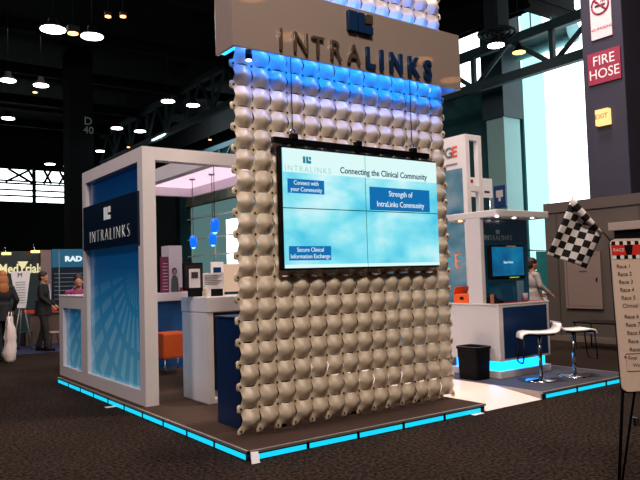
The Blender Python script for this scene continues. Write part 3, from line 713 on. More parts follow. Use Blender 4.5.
# display pillar on back counter
p0, pm_, p1 = at(161, 250, 'y', 5.7), at(169, 250, 'y', 5.62), at(182, 250, 'y', 5.62)
zt2, zb2 = 2.17, 1.372
dp = thing('graphic_pillar', 'white display pillar with magenta side and portrait of a woman on the back counter', 'display', ((p0.x+p1.x)/2, 5.75, zb2))
obj('body', B().box(pm_.x, p1.x, 5.62, 5.95, zb2, zt2, .004), M['white'], dp)
obj('magenta_panel', B().box(p0.x-.03, pm_.x-.002, 5.64, 5.68, zb2, 1.98, .002), M['purple'], dp)
b = B()
for k in range(9): b.box(p0.x, pm_.x-.02, 5.632, 5.6395, 1.42+k*.055, 1.43+k*.055)
obj('printed_text', b, M['sign_pink'], dp)
cx = (pm_.x+p1.x)/2-.03
obj('printed_portrait', B().prism([(cx-.07, 5.617, zb2+.01), (cx+.08, 5.617, zb2+.01), (cx+.06, 5.617, zb2+.24), (cx+.02, 5.617, zb2+.29), (cx-.03, 5.617, zb2+.29), (cx-.06, 5.617, zb2+.22)], (0, -.003, 0)), mat('print_grey', (80, 88, 90), .7), dp)
hdp = B().prism([(cx+.045*math.cos(2*PI*k/14), 5.611, zb2+.36+.06*math.sin(2*PI*k/14)) for k in range(14)], (0, -.003, 0)); obj('printed_hair', hdp, M['hair_dark'], dp)
fcp = B().prism([(cx+.03*math.cos(2*PI*k/14), 5.606, zb2+.35+.045*math.sin(2*PI*k/14)) for k in range(14)], (0, -.003, 0)); obj('printed_face', fcp, M['skin'], dp)
obj('red_corner', B().box(cx+.09, p1.x-.01, 5.612, 5.617, zb2+.01, zb2+.08), M['sign_red'], dp)

# things on the reception counter (top z 1.37)
def on_counter(name, px0, px1, pyt, yv, d, m, label, cat, bev=.004, zb__=1.371):
    a, b_ = at(px0, pyt, 'y', yv), at(px1, pyt, 'y', yv)
    t = thing(name, label, cat, ((a.x+b_.x)/2, yv, zb__))
    return t, a.x, b_.x, a.z
t, x0, x1, z1_ = on_counter('monitor', 182.5, 202, 263, 2.86, .04, 0, 'black monitor standing at the left end of the reception counter', 'monitor')
obj('screen_housing', B().box(x0, x1, 2.84, 2.88, 1.45, z1_-.0, .004), M['black'], t); obj('screen', B().box(x0+.015, x1-.015, 2.836, 2.8395, 1.47, z1_-.02), mat('dim_screen', (40, 30, 34), .3, noise=.6, nscale=9), t)
obj('stand', B().box((x0+x1)/2-.05, (x0+x1)/2+.05, 2.83, 2.9, 1.371, 1.45, .004), M['black'], t)
t, x0, x1, z1_ = on_counter('flyer_holder', 189, 200, 269, 2.70, .04, 0, 'white flyer stand with printed picture before the black monitor', 'sign')
obj('flyer', B().box(x0, x1, 2.70, 2.71, 1.38, z1_, .002), M['paper'], t); obj('picture', B().box(x0+.03, x1-.03, 2.696, 2.6995, z1_-.12, z1_-.04), M['ink'], t); obj('base', B().box(x0, x1, 2.66, 2.75, 1.371, 1.379), M['black'], t)
t, x0, x1, z1_ = on_counter('notice_card', 203, 224, 273, 2.52, .04, 0, 'large white printed card on the reception counter', 'sign')
obj('card', B().box(x0, x1, 2.52, 2.53, 1.38, z1_, .002), M['paper'], t)
b = B()
for k in range(6): b.box(x0+.02, x1-.03-.03*(k % 3), 2.517, 2.5195, z1_-.03-.022*k, z1_-.036-.022*k)
obj('printed_text', b, M['ink'], t); obj('base', B().box(x0, x1, 2.48, 2.56, 1.371, 1.379), M['paper'], t)
t, x0, x1, z1_ = on_counter('card_box', 212, 223, 289, 2.42, .04, 0, 'small black box before the white printed card', 'box')
obj('body', B().box(x0, x1, 2.42, 2.5 - .05, 1.371, z1_, .004), M['black'], t)
t, x0, x1, z1_ = on_counter('card_box', 189, 202, 288, 2.60, .04, 0, 'low black box before the flyer stand', 'box')
obj('body', B().box(x0, x1, 2.585, 2.64, 1.371, z1_, .004), M['black'], t)
p = at(205.5, 290, 'y', 2.35); t = thing('cream_bottle', 'small cream bottle standing on the reception counter corner', 'bottle', (p.x, 2.35, 1.371))
obj('body', B().lathe((p.x, 2.35), [(.028, 1.371), (.03, 1.38), (.03, 1.46), (.014, 1.49)], 14), mat('cream_plastic', (200, 190, 160), .5), t); obj('cap', B().cyl((p.x, 2.35), .014, 1.491, 1.515, 12), M['paper'], t)
p = at(186, 296, 'y', 2.8)

# warm lit neighbour sign and grey display behind, seen through the booth
a, b_ = at(223, 264, 'y', 9.5), at(240, 292, 'y', 9.5)
t = thing('lit_sign', 'warm glowing cream sign panel beyond the reception counter', 'sign', ((a.x+b_.x)/2, 9.5, 0))
obj('sign_face', B().box(a.x, b_.x+1.4, 9.5, 9.54, 1.25, a.z), M['sign_lit'], t); obj('post', B().box(a.x, a.x+.06, 9.5, 9.58, 0, 1.249), M['black'], t); obj('post', B().box(b_.x+1.3, b_.x+1.36, 9.5, 9.58, 0, 1.249), M['black'], t)
text('sign_text', 'pharma', M['ink'], ((a.x+b_.x)/2+.05, 9.495, a.z-.18), .15, t, depth=.001) if False else None
a, b_ = at(211, 262, 'y', 8.5), at(224, 285, 'y', 8.5)
t = thing('display_panel', 'white display panel with dark picture beyond the reception counter', 'display', ((a.x+b_.x)/2, 8.5, 0))
obj('panel', B().box(a.x, b_.x, 8.5, 8.55, .9, a.z, .004), M['paper'], t); obj('picture', B().box(a.x+.05, b_.x-.07, 8.49, 8.499, a.z-.28, a.z-.12), M['navy'], t); obj('base', B().box(a.x, b_.x, 8.4, 8.65, 0, .899), M['white'], t)
a, b_ = at(183, 268, 'y', 8.2), at(190, 290, 'y', 8.2)
t = thing('display_panel', 'orange and dark display panel right of the magenta pillar', 'display', ((a.x+b_.x)/2, 8.2, 0))
obj('panel', B().box(a.x-.1, b_.x, 8.2, 8.25, .9, a.z, .004), mat('orange_print', (150, 70, 30), .6, noise=.7, nscale=5), t); obj('base', B().box(a.x-.1, b_.x, 8.1, 8.35, 0, .899), M['black'], t)
# grey structure wall inside
a, b_ = at(176, 262, 'y', 16), at(262, 262, 'y', 16)

# ================================================================== KIOSK ON THE RIGHT
KX0, KX1, KY0, KY1 = 4.57, 5.70, 1.0, 1.93
ks = thing('demo_kiosk', 'white and navy demo counter with lit cyan base and blue backed canopy', 'kiosk', (KX0, KY0, Z0))
obj('plinth', B().box(KX0, KX1, KY0, KY1, Z0+.001, .185, .004), M['white'], ks)
obj('light_band', B().box(KX0+.06, KX1-.06, KY0+.06, KY1-.06, .186, .318), M['cyan_hot'], ks)
obj('cabinet', B().box(KX0, KX1, KY0, KY1, .319, 1.098, .006), M['white'], ks)
obj('front_panel', B().box(KX0+.09, KX1-.06, KY0-.008, KY0-.0005, .355, 1.065), M['navy'], ks)
obj('counter_top', B().box(KX0-.01, KX1+.01, KY0-.01, KY1+.01, 1.099, 1.118, .003), M['white'], ks)
obj('red_mat', B().box(KX0+.05, KX1-.05, KY0+.02, KY0+.24, 1.1185, 1.124), M['red'], ks)
# divider wall with end post
obj('end_post', B().box(KX0-.002, KX0+.075, 1.27, 1.53, 1.1185, 2.34, .006), M['white'], ks)
a = at(527.5, 240, 'y', 1.29)
dv = obj('back_panel', B().box(KX0+.076, a.x, 1.30, 1.52, 1.1185, 2.34), M['graphic_kiosk'], ks)
text('panel_text', 'INTRALINKS', M['mark'], (at(498.5, 239, 'y', 1.29).x, 1.295, 2.06), .105, dv, spacing=1.1)
p = at(498, 232, 'y', 1.29)
obj('panel_logo', B().box(p.x-.04, p.x-.015, 1.292, 1.299, 2.12, 2.18).box(p.x-.005, p.x+.015, 1.292, 1.299, 2.12, 2.18).box(p.x+.015, p.x+.045, 1.292, 1.299, 2.12, 2.14).box(p.x+.022, p.x+.045, 1.292, 1.299, 2.15, 2.18), M['mark'], dv)
obj('canopy', B().box(KX0, 5.75, .96, 2.05, 2.341, 2.44, .012), M['white'], ks)
for (px, py) in ((497, 217), (514, 218.5), (532, 218.5)):
    p = at(px, py, 'z', 2.33); obj('downlight', B().cyl((p.x, p.y), .024, 2.332, 2.34, 12), M['lamp'], ks)
obj('downlight', B().cyl((4.66, 1.72), .03, 2.325, 2.34, 12), M['lamp_warm'], ks)
# its tv
TY = 1.2
a, b_ = at(490, 245, 'y', TY), at(525.5, 279, 'y', TY)
tv = thing('television', 'black framed television showing a blue page on the kiosk wall', 'television', ((a.x+b_.x)/2, TY+.05, b_.z))
obj('housing', B().box(a.x, b_.x, TY, TY+.06, 1.455, 1.95, .008), M['black'], tv)
scn = obj('screen', B().box(a.x+.03, b_.x-.03, TY-.004, TY-.0005, 1.505, 1.925), M['tv'], tv)
text('screen_text', 'Start Here', M['screen_txt_w'], ((a.x+b_.x)/2, TY-.006, 1.70), .05, scn, depth=.001)
obj('mount', B().box((a.x+b_.x)/2-.1, (a.x+b_.x)/2+.1, TY+.061, 1.299, 1.6, 1.8), M['black_metal'], tv)
obj('green_label', B().box((a.x+b_.x)/2+.02, b_.x-.15, TY-.004, TY-.0005, 1.47, 1.485), mat('label_lime', (170, 200, 60), .5, emit=(170, 200, 60), es=.5), tv)
obj('orange_reflection', B().box((a.x+b_.x)/2-.02, b_.x-.2, TY-.004, TY-.0005, 1.93, 1.94), mat('reflection_orange', (210, 130, 50), .5, emit=(200, 120, 50), es=.4), tv)  # orange reflection on the frame, put in as a glowing strip
# items on kiosk top (z 1.124)
zc_ = 1.1245
p = at(487, 303, 'z', zc_); t = thing('desk_phone', 'black desk phone on the kiosk counter left of the tablet', 'phone', (p.x, KY0+.13, zc_))
obj('body', B().prism([(p.x-.09, KY0+.05, zc_), (p.x-.09, KY0+.22, zc_), (p.x-.09, KY0+.22, zc_+.09), (p.x-.09, KY0+.05, zc_+.03)], (.17, 0, 0)), M['black'], t)
obj('handset', B().tube([(p.x-.07, KY0+.07, zc_+.09), (p.x-.07, KY0+.13, zc_+.12), (p.x-.07, KY0+.2, zc_+.13)], [.025, .015, .025], 10), M['black'], t)
p = at(493, 299, 'y', KY0+.08); single('card_stack', B().box(p.x-.06, p.x+.0, KY0+.06, KY0+.075, zc_, zc_+.13, .002), mat('skin_print', (190, 120, 95), .6), 'small pinkish picture card leaning by the black desk phone', 'card', (p.x, KY0+.07, zc_))
p = at(508, 302, 'y', KY0+.14)
t = thing('tablet_stand', 'dark blue tilted tablet display below the television', 'tablet', (p.x, KY0+.14, zc_))
obj('tablet', B().prism([(p.x-.14, KY0+.10, zc_+.005), (p.x+.14, KY0+.10, zc_+.005), (p.x+.10, KY0+.17, zc_+.27), (p.x-.10, KY0+.17, zc_+.27)], (0, .015, 0)), mat('tablet_dark', (10, 40, 58), .3, emit=(6, 45, 65), es=.5), t)
obj('support', B().box(p.x-.03, p.x+.03, KY0+.18, KY0+.20, zc_, zc_+.2), M['black'], t)
p = at(519, 300, 'y', KY0+.2); single('brochure', B().box(p.x-.05, p.x+.10, KY0+.18, KY0+.19, zc_, zc_+.30, .002), mat('pale_blue_print', (120, 165, 190), .6, noise=.2), 'pale blue brochure standing right of the tablet on the kiosk', 'brochure', (p.x, KY0+.18, zc_))
p = at(525.5, 301, 'y', KY0+.1); single('paper_cup', B().lathe((p.x, KY0+.1), [(.035, zc_), (.045, zc_+.12), (.04, zc_+.12), (.03, zc_+.01)], 16), mat('cup_print', (190, 170, 190), .6, noise=.5, nscale=30), 'small printed cup at the right of the kiosk counter', 'cup', (p.x, KY0+.1, zc_))
# orange tray on the rear half
p0, p1 = at(449, 298, 'y', 1.75), at(467, 298, 'y', 1.75)
t = thing('orange_box', 'bright orange open box on the left part of the kiosk counter', 'box', ((p0.x+p1.x)/2, 1.7, 1.119))
obj('body', B().box(KX0+.03, KX0+.33, 1.56, 1.86, 1.119, 1.25, .01), M['orange'], t)
obj('lid', B().prism([(KX0+.03, 1.86, 1.251), (KX0+.33, 1.86, 1.251), (KX0+.33, 1.80, 1.36), (KX0+.03, 1.80, 1.36)], (0, .01, .003)), M['orange'], t)
obj('handle_hole', B().box(KX0+.026, KX0+.0295, 1.66, 1.73, 1.17, 1.21), M['black'], t)
# trash bin
t = thing('waste_bin', 'black waste bin standing against the white side of the kiosk', 'bin', (4.365, 1.30, Z0))
def rrect(cx, cy, hx, hy, r, n=5):
    return [(cx+sx*(hx-r)+r*math.cos(a0+k*PI/2/n), cy+sy*(hy-r)+r*math.sin(a0+k*PI/2/n)) for (sx, sy, a0) in ((1, 1, 0), (-1, 1, PI/2), (-1, -1, PI), (1, -1, 1.5*PI)) for k in range(n+1)]
bb = B(); rings = []
for (s, z) in ((.92, Z0), (1.0, .50), (1.06, .505), (1.06, .535), (.95, .535), (.75, .12)):
    rings.append([bb.bm.verts.new((x, y, z)) for (x, y) in rrect(4.365, 1.30, .155*s, .19*s, .05)])
for i in range(len(rings)-1):
    n = len(rings[0])
    for k in range(n): bb.bm.faces.new((rings[i][k], rings[i][(k+1) % n], rings[i+1][(k+1) % n], rings[i+1][k]))
bb.bm.faces.new(rings[0]); bb.bm.faces.new(rings[-1])
obj('body', bb, M['black'], t)
obj('bin_liner', B().tube([(x, y, .538) for (x, y) in rrect(4.365, 1.30, .158, .193, .05)] + [(4.365+.158, 1.30+.143, .538)], .006, 6, cap=False), mat('liner_grey', (70, 70, 74), .3), t)

# stools (local space: front is +x)
def bar_stool(loc, rz, label):
    t = thing('bar_stool', label, 'stool', loc, rz, 'white bar stools by the kiosk')
    H = .655
    prof = [(.27, -.075), (.262, -.035), (.235, -.008), (.18, 0), (.06, -.008), (-.08, -.008), (-.17, .0), (-.215, .02), (-.235, .06), (-.245, .105)]
    b = B(); n = len(prof); rows = []
    for sgn_, th in ((1, .010), (-1, -.012)):
        for yy in (-.19, .19):
            rows.append([b.bm.verts.new((x, yy, H+z+(th if i not in (0,) else th*.5))) for i, (x, z) in enumerate(prof)])
    T0, T1, U0, U1 = rows
    for i in range(n-1):
        for q in ((T0[i], T0[i+1], T1[i+1], T1[i]), (U0[i], U1[i], U1[i+1], U0[i+1]), (T0[i], U0[i], U0[i+1], T0[i+1]), (T1[i], T1[i+1], U1[i+1], U1[i])):
            b.bm.faces.new(q).smooth = True
    b.bm.faces.new((T0[0], T1[0], U1[0], U0[0])); b.bm.faces.new((T0[-1], U0[-1], U1[-1], T1[-1]))
    obj('seat', b, mat('stool_white', (246, 238, 232), .35) if 'stool_white' not in bpy.data.materials else bpy.data.materials['stool_white'], t, local=True)
    obj('seat_frame', B().box(-.16, .24, -.17, -.15, H-.04, H-.013).box(-.16, .24, .15, .17, H-.04, H-.013).box(-.06, .06, -.15, .15, H-.035, H-.016), M['black_metal'], t, local=True)
    obj('pole', B().cyl((0, 0), .026, .02, H-.035, 16), M['chrome'], t, local=True)
    obj('base', B().lathe((0, 0), [(.215, 0), (.215, .008), (.19, .016), (.05, .024), (.03, .04)], 32), M['chrome'], t, local=True)
    obj('footrest', B().tube([(.235, -.16, H-.03), (.26, -.16, .30), (.27, -.14, .25), (.28, 0, .245), (.27, .14, .25), (.26, .16, .30), (.235, .16, H-.03)], .011, 8), M['black_metal'], t, local=True)
    return t
fd = math.atan2(.62, -.78)
bar_stool((4.83, .54, Z0), fd, 'white low backed bar stool nearest the kiosk, facing left')
bar_stool((5.46, .45, Z0), fd + PI + .1, 'white bar stool behind the other, facing right toward the whiteboard')

# tall tower behind the kiosk
p0 = at(465, 140, 'y', 2.6); gx = p0.x; gy = 2.6; gt = at(465, 131, 'x', gx).z
gt = p0.z + .11
p1 = at(481, 140, 'y', 2.6)
gw = thing('banner_tower', 'tall pale framed tower with partly hidden logo ending GE behind the kiosk', 'display tower', (gx, gy, Z0))
zhb = at(465, 167, 'y', 2.6).z
obj('header_panel', B().box(gx, gx+.05, gy+.09, gy+2.2, zhb, gt, .003), M['white'], gw)
obj('cloud_panel', B().box(gx+.01, gx+.04, gy+.09, gy+2.2, Z0, zhb-.002), M['cloud_graphic'], gw)
obj('post', B().box(gx, gx+.10, gy, gy+.089, Z0, gt, .003), M['white'], gw)
obj('post', B().box(p1.x-.10, p1.x, gy, gy+.089, Z0, gt, .003), M['white'], gw)
obj('cross_rail', B().box(gx+.101, p1.x-.101, gy, gy+.089, gt-.1, gt, .003).box(gx+.101, p1.x-.101, gy, gy+.089, 2.95, 3.05, .003), M['white'], gw)
p = at(456, 152, 'x', gx); q = at(450, 152, 'x', gx)
text('logo_letter', 'G', mat('logo_grey', (90, 100, 110), .5), (gx-.004, at(448.5, 152, 'x', gx).y, p.z), .26, gw, right=(0, -1, 0), bold=.005)
text('logo_letter', 'E', mat('logo_orange', (215, 80, 50), .5), (gx-.004, at(454.5, 151, 'x', gx).y, p.z), .26, gw, right=(0, -1, 0), bold=.005)
obj('logo_caption', B().box(gx-.006, gx-.001, at(457, 156, 'x', gx).y, at(443, 156, 'x', gx).y, p.z-.22, p.z-.19), mat('caption_grey', (120, 120, 130), .6), gw)
for chh, px, cc_ in (('R', 451, (60, 140, 160)), ('E', 457.5, (215, 120, 90)), ('M', 463.5, (60, 140, 160))):
    p = at(px, 262, 'x', gx)
    if p.y > gy+.1: text('logo_letter', chh, mat('panel_letter', cc_, .5, emit=cc_, es=.4), (gx+.005, p.y, p.z), .36, gw, right=(0, -1, 0))
# hanging banners beyond
a, b_ = at(481, 178, 'y', 6.0), at(493, 202, 'y', 6.0)
t = thing('hanging_banner', 'white banner with printed line to the right of the tall tower', 'banner', ((a.x+b_.x)/2, 6, 0))
obj('banner_cloth', B().box(a.x-.55, b_.x, 6, 6.02, b_.z+.1, a.z, .002), M['paper'], t); obj('printed_line', B().box(a.x+.1, b_.x-.12, 5.994, 5.999, b_.z+.22, b_.z+.27), M['ink'], t)
obj('banner_text', B().box(a.x-.5, a.x-.3, 5.994, 5.999, a.z-.14, a.z-.06), M['red'], t)
obj('pole', B().cyl((b_.x-.08, 6.04), .02, 0, a.z, 8), M['chrome'], t); obj('base', B().cyl((b_.x-.08, 6.04), .25, 0, .02, 20), M['black'], t)

# ================================================================== PEOPLE
def capsule(b, p0, r0, p1, r1, seg=12):
    b.ball(p0, r0, seg=seg); b.ball(p1, r1, seg=seg); b.tube([p0, p1], [r0, r1], seg)
def remesh(bm, vox):
    me_ = bpy.data.meshes.new('r'); bm.to_mesh(me_); bm.free()
    o = bpy.data.objects.new('r', me_); C.objects.link(o)
    mo = o.modifiers.new('r', 'REMESH'); mo.mode = 'VOXEL'; mo.voxel_size = vox
    s_ = o.modifiers.new('s', 'SMOOTH'); s_.iterations = 3; s_.factor = .5
    bpy.context.view_layer.update()
    m2 = bpy.data.meshes.new_from_object(o.evaluated_get(bpy.context.evaluated_depsgraph_get())); bpy.data.objects.remove(o); bpy.data.meshes.remove(me_)
    bm = bmesh.new(); bm.from_mesh(m2); bpy.data.meshes.remove(m2)
    for f in bm.faces: f.smooth = True
    return bm
def person(loc, rz, h, label, top, bottom, hair, long_hair=False, jacket_long=False, hands=((.24, .10, .93), (-.24, .10, .93)), skirt=False, shirt=None, stride=.08, shoes='black'):
    """standing figure, faces +y in its own space"""
    t = thing('person', label, 'person', loc, rz); k = h/1.75
    V = lambda x, y, z: Vector((x*k, y*k, z*k))
    hip = {s: V(s*.09, 0, .90) for s in (1, -1)}; kn = {s: V(s*.10, .03+s*stride*.4, .48) for s in (1, -1)}; an = {s: V(s*.11, -.02+s*stride, .085) for s in (1, -1)}
    sh = {s: V(s*.185, 0, 1.42) for s in (1, -1)}; hd_ = {1: V(*hands[0]), -1: V(*hands[1])}
    el = {}
    for s in (1, -1):
        mid = (sh[s]+hd_[s])/2; el[s] = mid + V(s*.05, -.09, -.02)
    b = B()
    b.ball(V(0, .01, 1.635), .075*k, .095*k, .115*k, 18); b.ball(V(0, .035, 1.575), .055*k, .065*k, .06*k)
    capsule(b, V(0, .115, 1.60), .011*k, V(0, .095, 1.635), .009*k, 8)
    for s in (1, -1):
        b.ball(V(s*.077, -.005, 1.62), .012*k, .022*k, .032*k, 10); b.ball(V(s*.03, .083, 1.648), .014*k, .012*k, .009*k, 10)
    b.ball(V(0, .10, 1.562), .024*k, .012*k, .008*k, 10)
    capsule(b, V(0, -.01, 1.42), .058*k, V(0, 0, 1.56), .052*k)
    b.ball(V(0, 0, 1.28), .165*k, .10*k, .17*k); b.ball(V(0, 0, 1.08), .135*k, .09*k, .16*k); b.ball(V(0, 0, .94), .155*k, .105*k, .11*k)
    for s in (1, -1):
        capsule(b, V(s*.04, 0, 1.42), .06*k, sh[s], .05*k)
        capsule(b, sh[s], .046*k, el[s], .037*k); capsule(b, el[s], .036*k, hd_[s], .025*k)
        d = (hd_[s]-el[s]).normalized(); side = d.cross(Vector((0, 1, .3))).normalized()
        palm = hd_[s]+d*.045*k; capsule(b, hd_[s], .022*k, palm, .028*k, 8)
        for q, ln in enumerate((.055, .068, .062, .048)):
            off = side*(.02*(q-1.5))*k; m1 = palm+off+d*.03*k; m2 = m1+(d+Vector((0, .25, -.1))).normalized()*ln*k
            capsule(b, palm+off*.8, .010*k, m1, .0095*k, 6); capsule(b, m1, .0095*k, m2, .008*k, 6)
        th = Vector((0, 1, 0)); capsule(b, hd_[s]+d*.015*k, .012*k, hd_[s]+d*.045*k+th*.045*k, .0095*k, 6)
        capsule(b, hip[s], .085*k, kn[s], .055*k); capsule(b, kn[s], .053*k, an[s], .036*k)
        capsule(b, an[s]-V(0, .03, .04), .035*k, an[s]+V(0, .13, -.055), .028*k)
    obj('body', remesh(b.bm, .009), M['skin'], t, local=True)
    b = B()                                             # upper garment
    b.ball(V(0, -.005, 1.29), .19*k, .125*k, .19*k); b.ball(V(0, 0, 1.08), .165*k, .118*k, .20*k)
    lowz = .78 if jacket_long else .93
    b.tube([V(0, 0, 1.12), V(0, 0, 1.0), V(0, 0, lowz)], [.16*k, .165*k, .19*k], 20)
    for s in (1, -1):
        capsule(b, V(s*.03, -.005, 1.43), .066*k, sh[s], .062*k); capsule(b, sh[s], .06*k, el[s], .052*k); capsule(b, el[s], .05*k, hd_[s].lerp(el[s], .08), .036*k)
    obj('jacket' if jacket_long else 'shirt', remesh(b.bm, .011), top, t, local=True)
    if shirt:
        b = B().prism([V(-.035, .128, 1.47), V(.035, .128, 1.47), V(.03, .150, 1.30), V(0, .150, 1.08), V(-.03, .150, 1.30)], (0, .006, 0)); obj('shirt_front', b, shirt, t, local=True)
    b = B(); b.ball(V(0, 0, .94), .172*k, .122*k, .12*k)
    for s in (1, -1):
        capsule(b, hip[s], .098*k, kn[s], .072*k); capsule(b, kn[s], .07*k, an[s]+V(0, 0, .03), .062*k)
    obj('trousers', remesh(b.bm, .011), bottom, t, local=True)
    for s in (1, -1):
        b = B(); capsule(b, an[s]-V(0, .035, .042), .042*k, an[s]+V(0, .15, -.052), .034*k); obj('shoe', remesh(b.bm, .010), M[shoes], t, local=True)
    b = B(); b.ball(V(0, -.012, 1.675), .088*k, .106*k, .10*k, 18)
    if long_hair:
        b.ball(V(0, -.06, 1.56), .105*k, .07*k, .16*k); b.ball(V(0, -.09, 1.43), .10*k, .05*k, .13*k)
    else: b.ball(V(0, -.04, 1.63), .082*k, .075*k, .085*k)
    obj('hair', remesh(b.bm, .009), hair, t, local=True)
    return t
person((1.10, 11.6, 0), -PI*.66, 1.86, 'man in dark suit facing right in the walkway at left', M['suit'], M['trouser'], M['hair_dark'], jacket_long=True, hands=((.16, .22, 1.0), (-.20, .20, 1.0)), shirt=M['shirt'], stride=.12)
p = at(3, 300, 'y', 10.1)
person((p.x-.02, 10.1, 0), PI*.06, 1.86, 'woman with long blond hair in black seen from behind at left edge', M['suit'], M['suit'], M['hair_blond'], long_hair=True, jacket_long=True, hands=((.24, .06, .98), (-.22, .1, 1.0)))
p = at(10, 340, 'y', 9.75)
t = thing('carrier_bag', 'crumpled white plastic bag held beside the blond woman', 'bag', (p.x, 9.75, 0))
bb = B(); bb.lathe((p.x, 9.75), [(.06, .005), (.10, .05), (.13, .2), (.11, .33), (.09, .42), (.11, .5), (.09, .66), (.07, .78), (.04, .92)], 22)
for v in bb.bm.verts: v.co.y = 9.75+(v.co.y-9.75)*.5; v.co += Vector((random.uniform(-.03, .03), random.uniform(-.01, .01), random.uniform(0, .02)))
obj('bag_body', bb, mat('white_plastic_bag', (225, 210, 205), .3), t); obj('handle', B().tube([(p.x-.03, 9.75, .91), (p.x-.02, 9.75, 1.02), (p.x+.03, 9.75, 1.02), (p.x+.03, 9.75, .91)], .012, 6), M['paper'], t)
p = at(77, 290, 'y', 7.6)
person((p.x+.03, 7.6, 0), PI*.9, 1.72, 'person in magenta top half hidden behind the low counter', M['pink_shirt'], M['trouser'], M['hair_dark'], hands=((.20, .18, 1.0), (-.20, .18, 1.0)))
p = at(533, 280, 'y', 3.4)
person((p.x, 3.4, 0), -PI*.66, 1.80, 'dark haired person in pale grey shirt facing right, seen right of the kiosk', mat('pale_grey_shirt', (165, 152, 146), .8, noise=.1), M['trouser'], M['hair_dark'], hands=((.20, .25, 1.05), (-.20, .22, 1.05)))

# ================================================================== LEFT BACKGROUND
a, b_ = at(0, 250, 'y', 15), at(40.5, 286, 'y', 15)
t = thing('exhibit_backdrop', 'dark teal exhibit backdrop reading MedTrials in cream letters', 'backdrop', ((a.x+b_.x)/2, 15, 0))
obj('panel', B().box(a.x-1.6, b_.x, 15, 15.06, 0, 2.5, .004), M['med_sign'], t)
text('sign_text', 'MedTrials', M['yellow_txt'], ((at(0, 272, 'y', 15).x+at(38, 271, 'y', 15).x)/2+.05, 14.99, at(20, 269, 'y', 15).z), .36, t, bold=.008, sx=.80)
p = at(22, 265, 'y', 14.99); obj('lamp_emblem', B().prism([(p.x-.12, 14.99, p.z+.1), (p.x+.16, 14.99, p.z+.1), (p.x+.05, 14.99, p.z-.1), (p.x-.01, 14.99, p.z-.1)], (0, -.01, 0)), M['yellow_txt'], t)
for px, py, lb in ((6, 254, 'left'), (35, 252, 'right')):
    p = at(px, py, 'y', 14.6)
    s = thing('arm_light', 'small bright arm light over the dark teal backdrop, %s one' % lb, 'lamp', (p.x, 14.6, p.z)); obj('lamp_head', B().box(p.x-.10, p.x+.12, 14.55, 14.65, p.z-.02, p.z+.04, .01), M['lamp_warm'], s); obj('arm', B().tube([(p.x, 14.6, p.z+.045), (p.x, 14.8, p.z+.2), (p.x, 15.02, 2.51)], .012, 6), M['chrome'], s)
a, b_ = at(40.7, 250, 'y', 14.9), at(51.3, 250, 'y', 14.9)
single('exhibit_panel', B().box(a.x, b_.x, 14.9, 14.96, 0, a.z, .004), mat('lilac_grey_panel', (128, 112, 116), .7, noise=.08), 'plain lilac grey panel between the two lettered backdrops', 'panel', ((a.x+b_.x)/2, 14.9, 0))
a, b_ = at(52, 249, 'y', 14.9), at(84, 266, 'y', 14.9)
t = thing('exhibit_backdrop', 'blue exhibit backdrop reading RAD above a dark diagram', 'backdrop', ((a.x+b_.x)/2, 14.9, 0))
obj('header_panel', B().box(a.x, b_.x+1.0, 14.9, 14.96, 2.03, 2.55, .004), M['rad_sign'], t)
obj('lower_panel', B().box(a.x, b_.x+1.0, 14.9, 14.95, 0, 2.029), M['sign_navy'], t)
text('sign_text', 'RAD', M['screen_txt_w'], (at(73.5, 259, 'y', 14.89).x, 14.89, at(73.5, 259, 'y', 14.89).z), .20, t, bold=.012, sx=1.2)
b = B()
for k in range(7): b.box(a.x+.05, b_.x+.9, 14.89, 14.899, 1.12+k*.12, 1.132+k*.12)
b.box(a.x+.18, a.x+.2, 14.889, 14.899, .9, 2.5)
b.tube([(a.x+.5+.4*math.sin(k*.2), 14.89, 1.35+k*.07) for k in range(9)], .012, 6)
obj('diagram_lines', b, mat('diagram_grey', (120, 135, 130), .6, emit=(110, 125, 120), es=.25), t)
# poster on easel
ps = thing('poster_easel', 'white poster board on a pale tripod between the woman and the man', 'easel', (at(22, 300, 'y', 12.1).x, 12.1, 0))
c_ = [at(10.5, 272, 'y', 12.1), at(30.5, 270.5, 'y', 12.1), at(26, 308, 'y', 12.1), at(17.5, 308, 'y', 12.1)]
obj('poster', B().prism(c_, (0, .02, 0)), M['paper'], ps)
p = at(20, 275, 'y', 12.08); text('poster_text', 'M', M['ink'], (p.x, 12.09, p.z), .14, ps)
b = B()
for k in range(9):
    q = at(21, 282+k*2.6, 'y', 12.09); b.box(q.x-.12, q.x+.10, 12.09, 12.098, q.z-.006, q.z+.006)
obj('printed_lines', b, M['mark'], ps)
for dx, dy in ((-.22, -.0), (.22, 0), (0, .35)):
    obj('leg', B().tube([(c_[2].x-.08+dx*.15, 12.13+dy*.2, 1.15), (c_[2].x-.08+dx, 12.13+dy, .01)], .014, 8), M['alu'], ps)
# skirted table & blue carpet & small stool
a, b_ = at(26, 318, 'y', 13.2), at(60, 318, 'y', 13.2)
t = thing('skirted_table', 'brown skirted exhibit table with red items behind the man', 'table', ((a.x+b_.x)/2, 13.4, 0))
obj('skirt', B().box(a.x, b_.x+.4, 13.25, 13.9, 0.01, .80, .01), M['brown_cloth'], t); obj('table_top', B().box(a.x-.02, b_.x+.42, 13.2, 13.92, .801, .83, .005), M['brown_cloth'], t)
for k, (px, lb) in enumerate(((29, 'left'), (51, 'right'))):
    p = at(px, 306, 'y', 13.3); single('leaflet_stack', B().box(p.x-.12, p.x+.14, 13.28, 13.45, .831, .90+.02*k, .004), M['red'], 'small red leaflet stack on the brown skirted table, %s one' % lb, 'leaflets', (p.x, 13.36, .831))
obj('trim_1', B().box(-1.6, 4.0, 11.1, 14.8, .001, .008), M['blue_carpet'], kind='structure')
p = at(52.5, 331, 'y', 12.2); t = thing('small_stool', 'small pale topped stool beside the man in the dark suit', 'stool', (p.x, 12.2, .008))
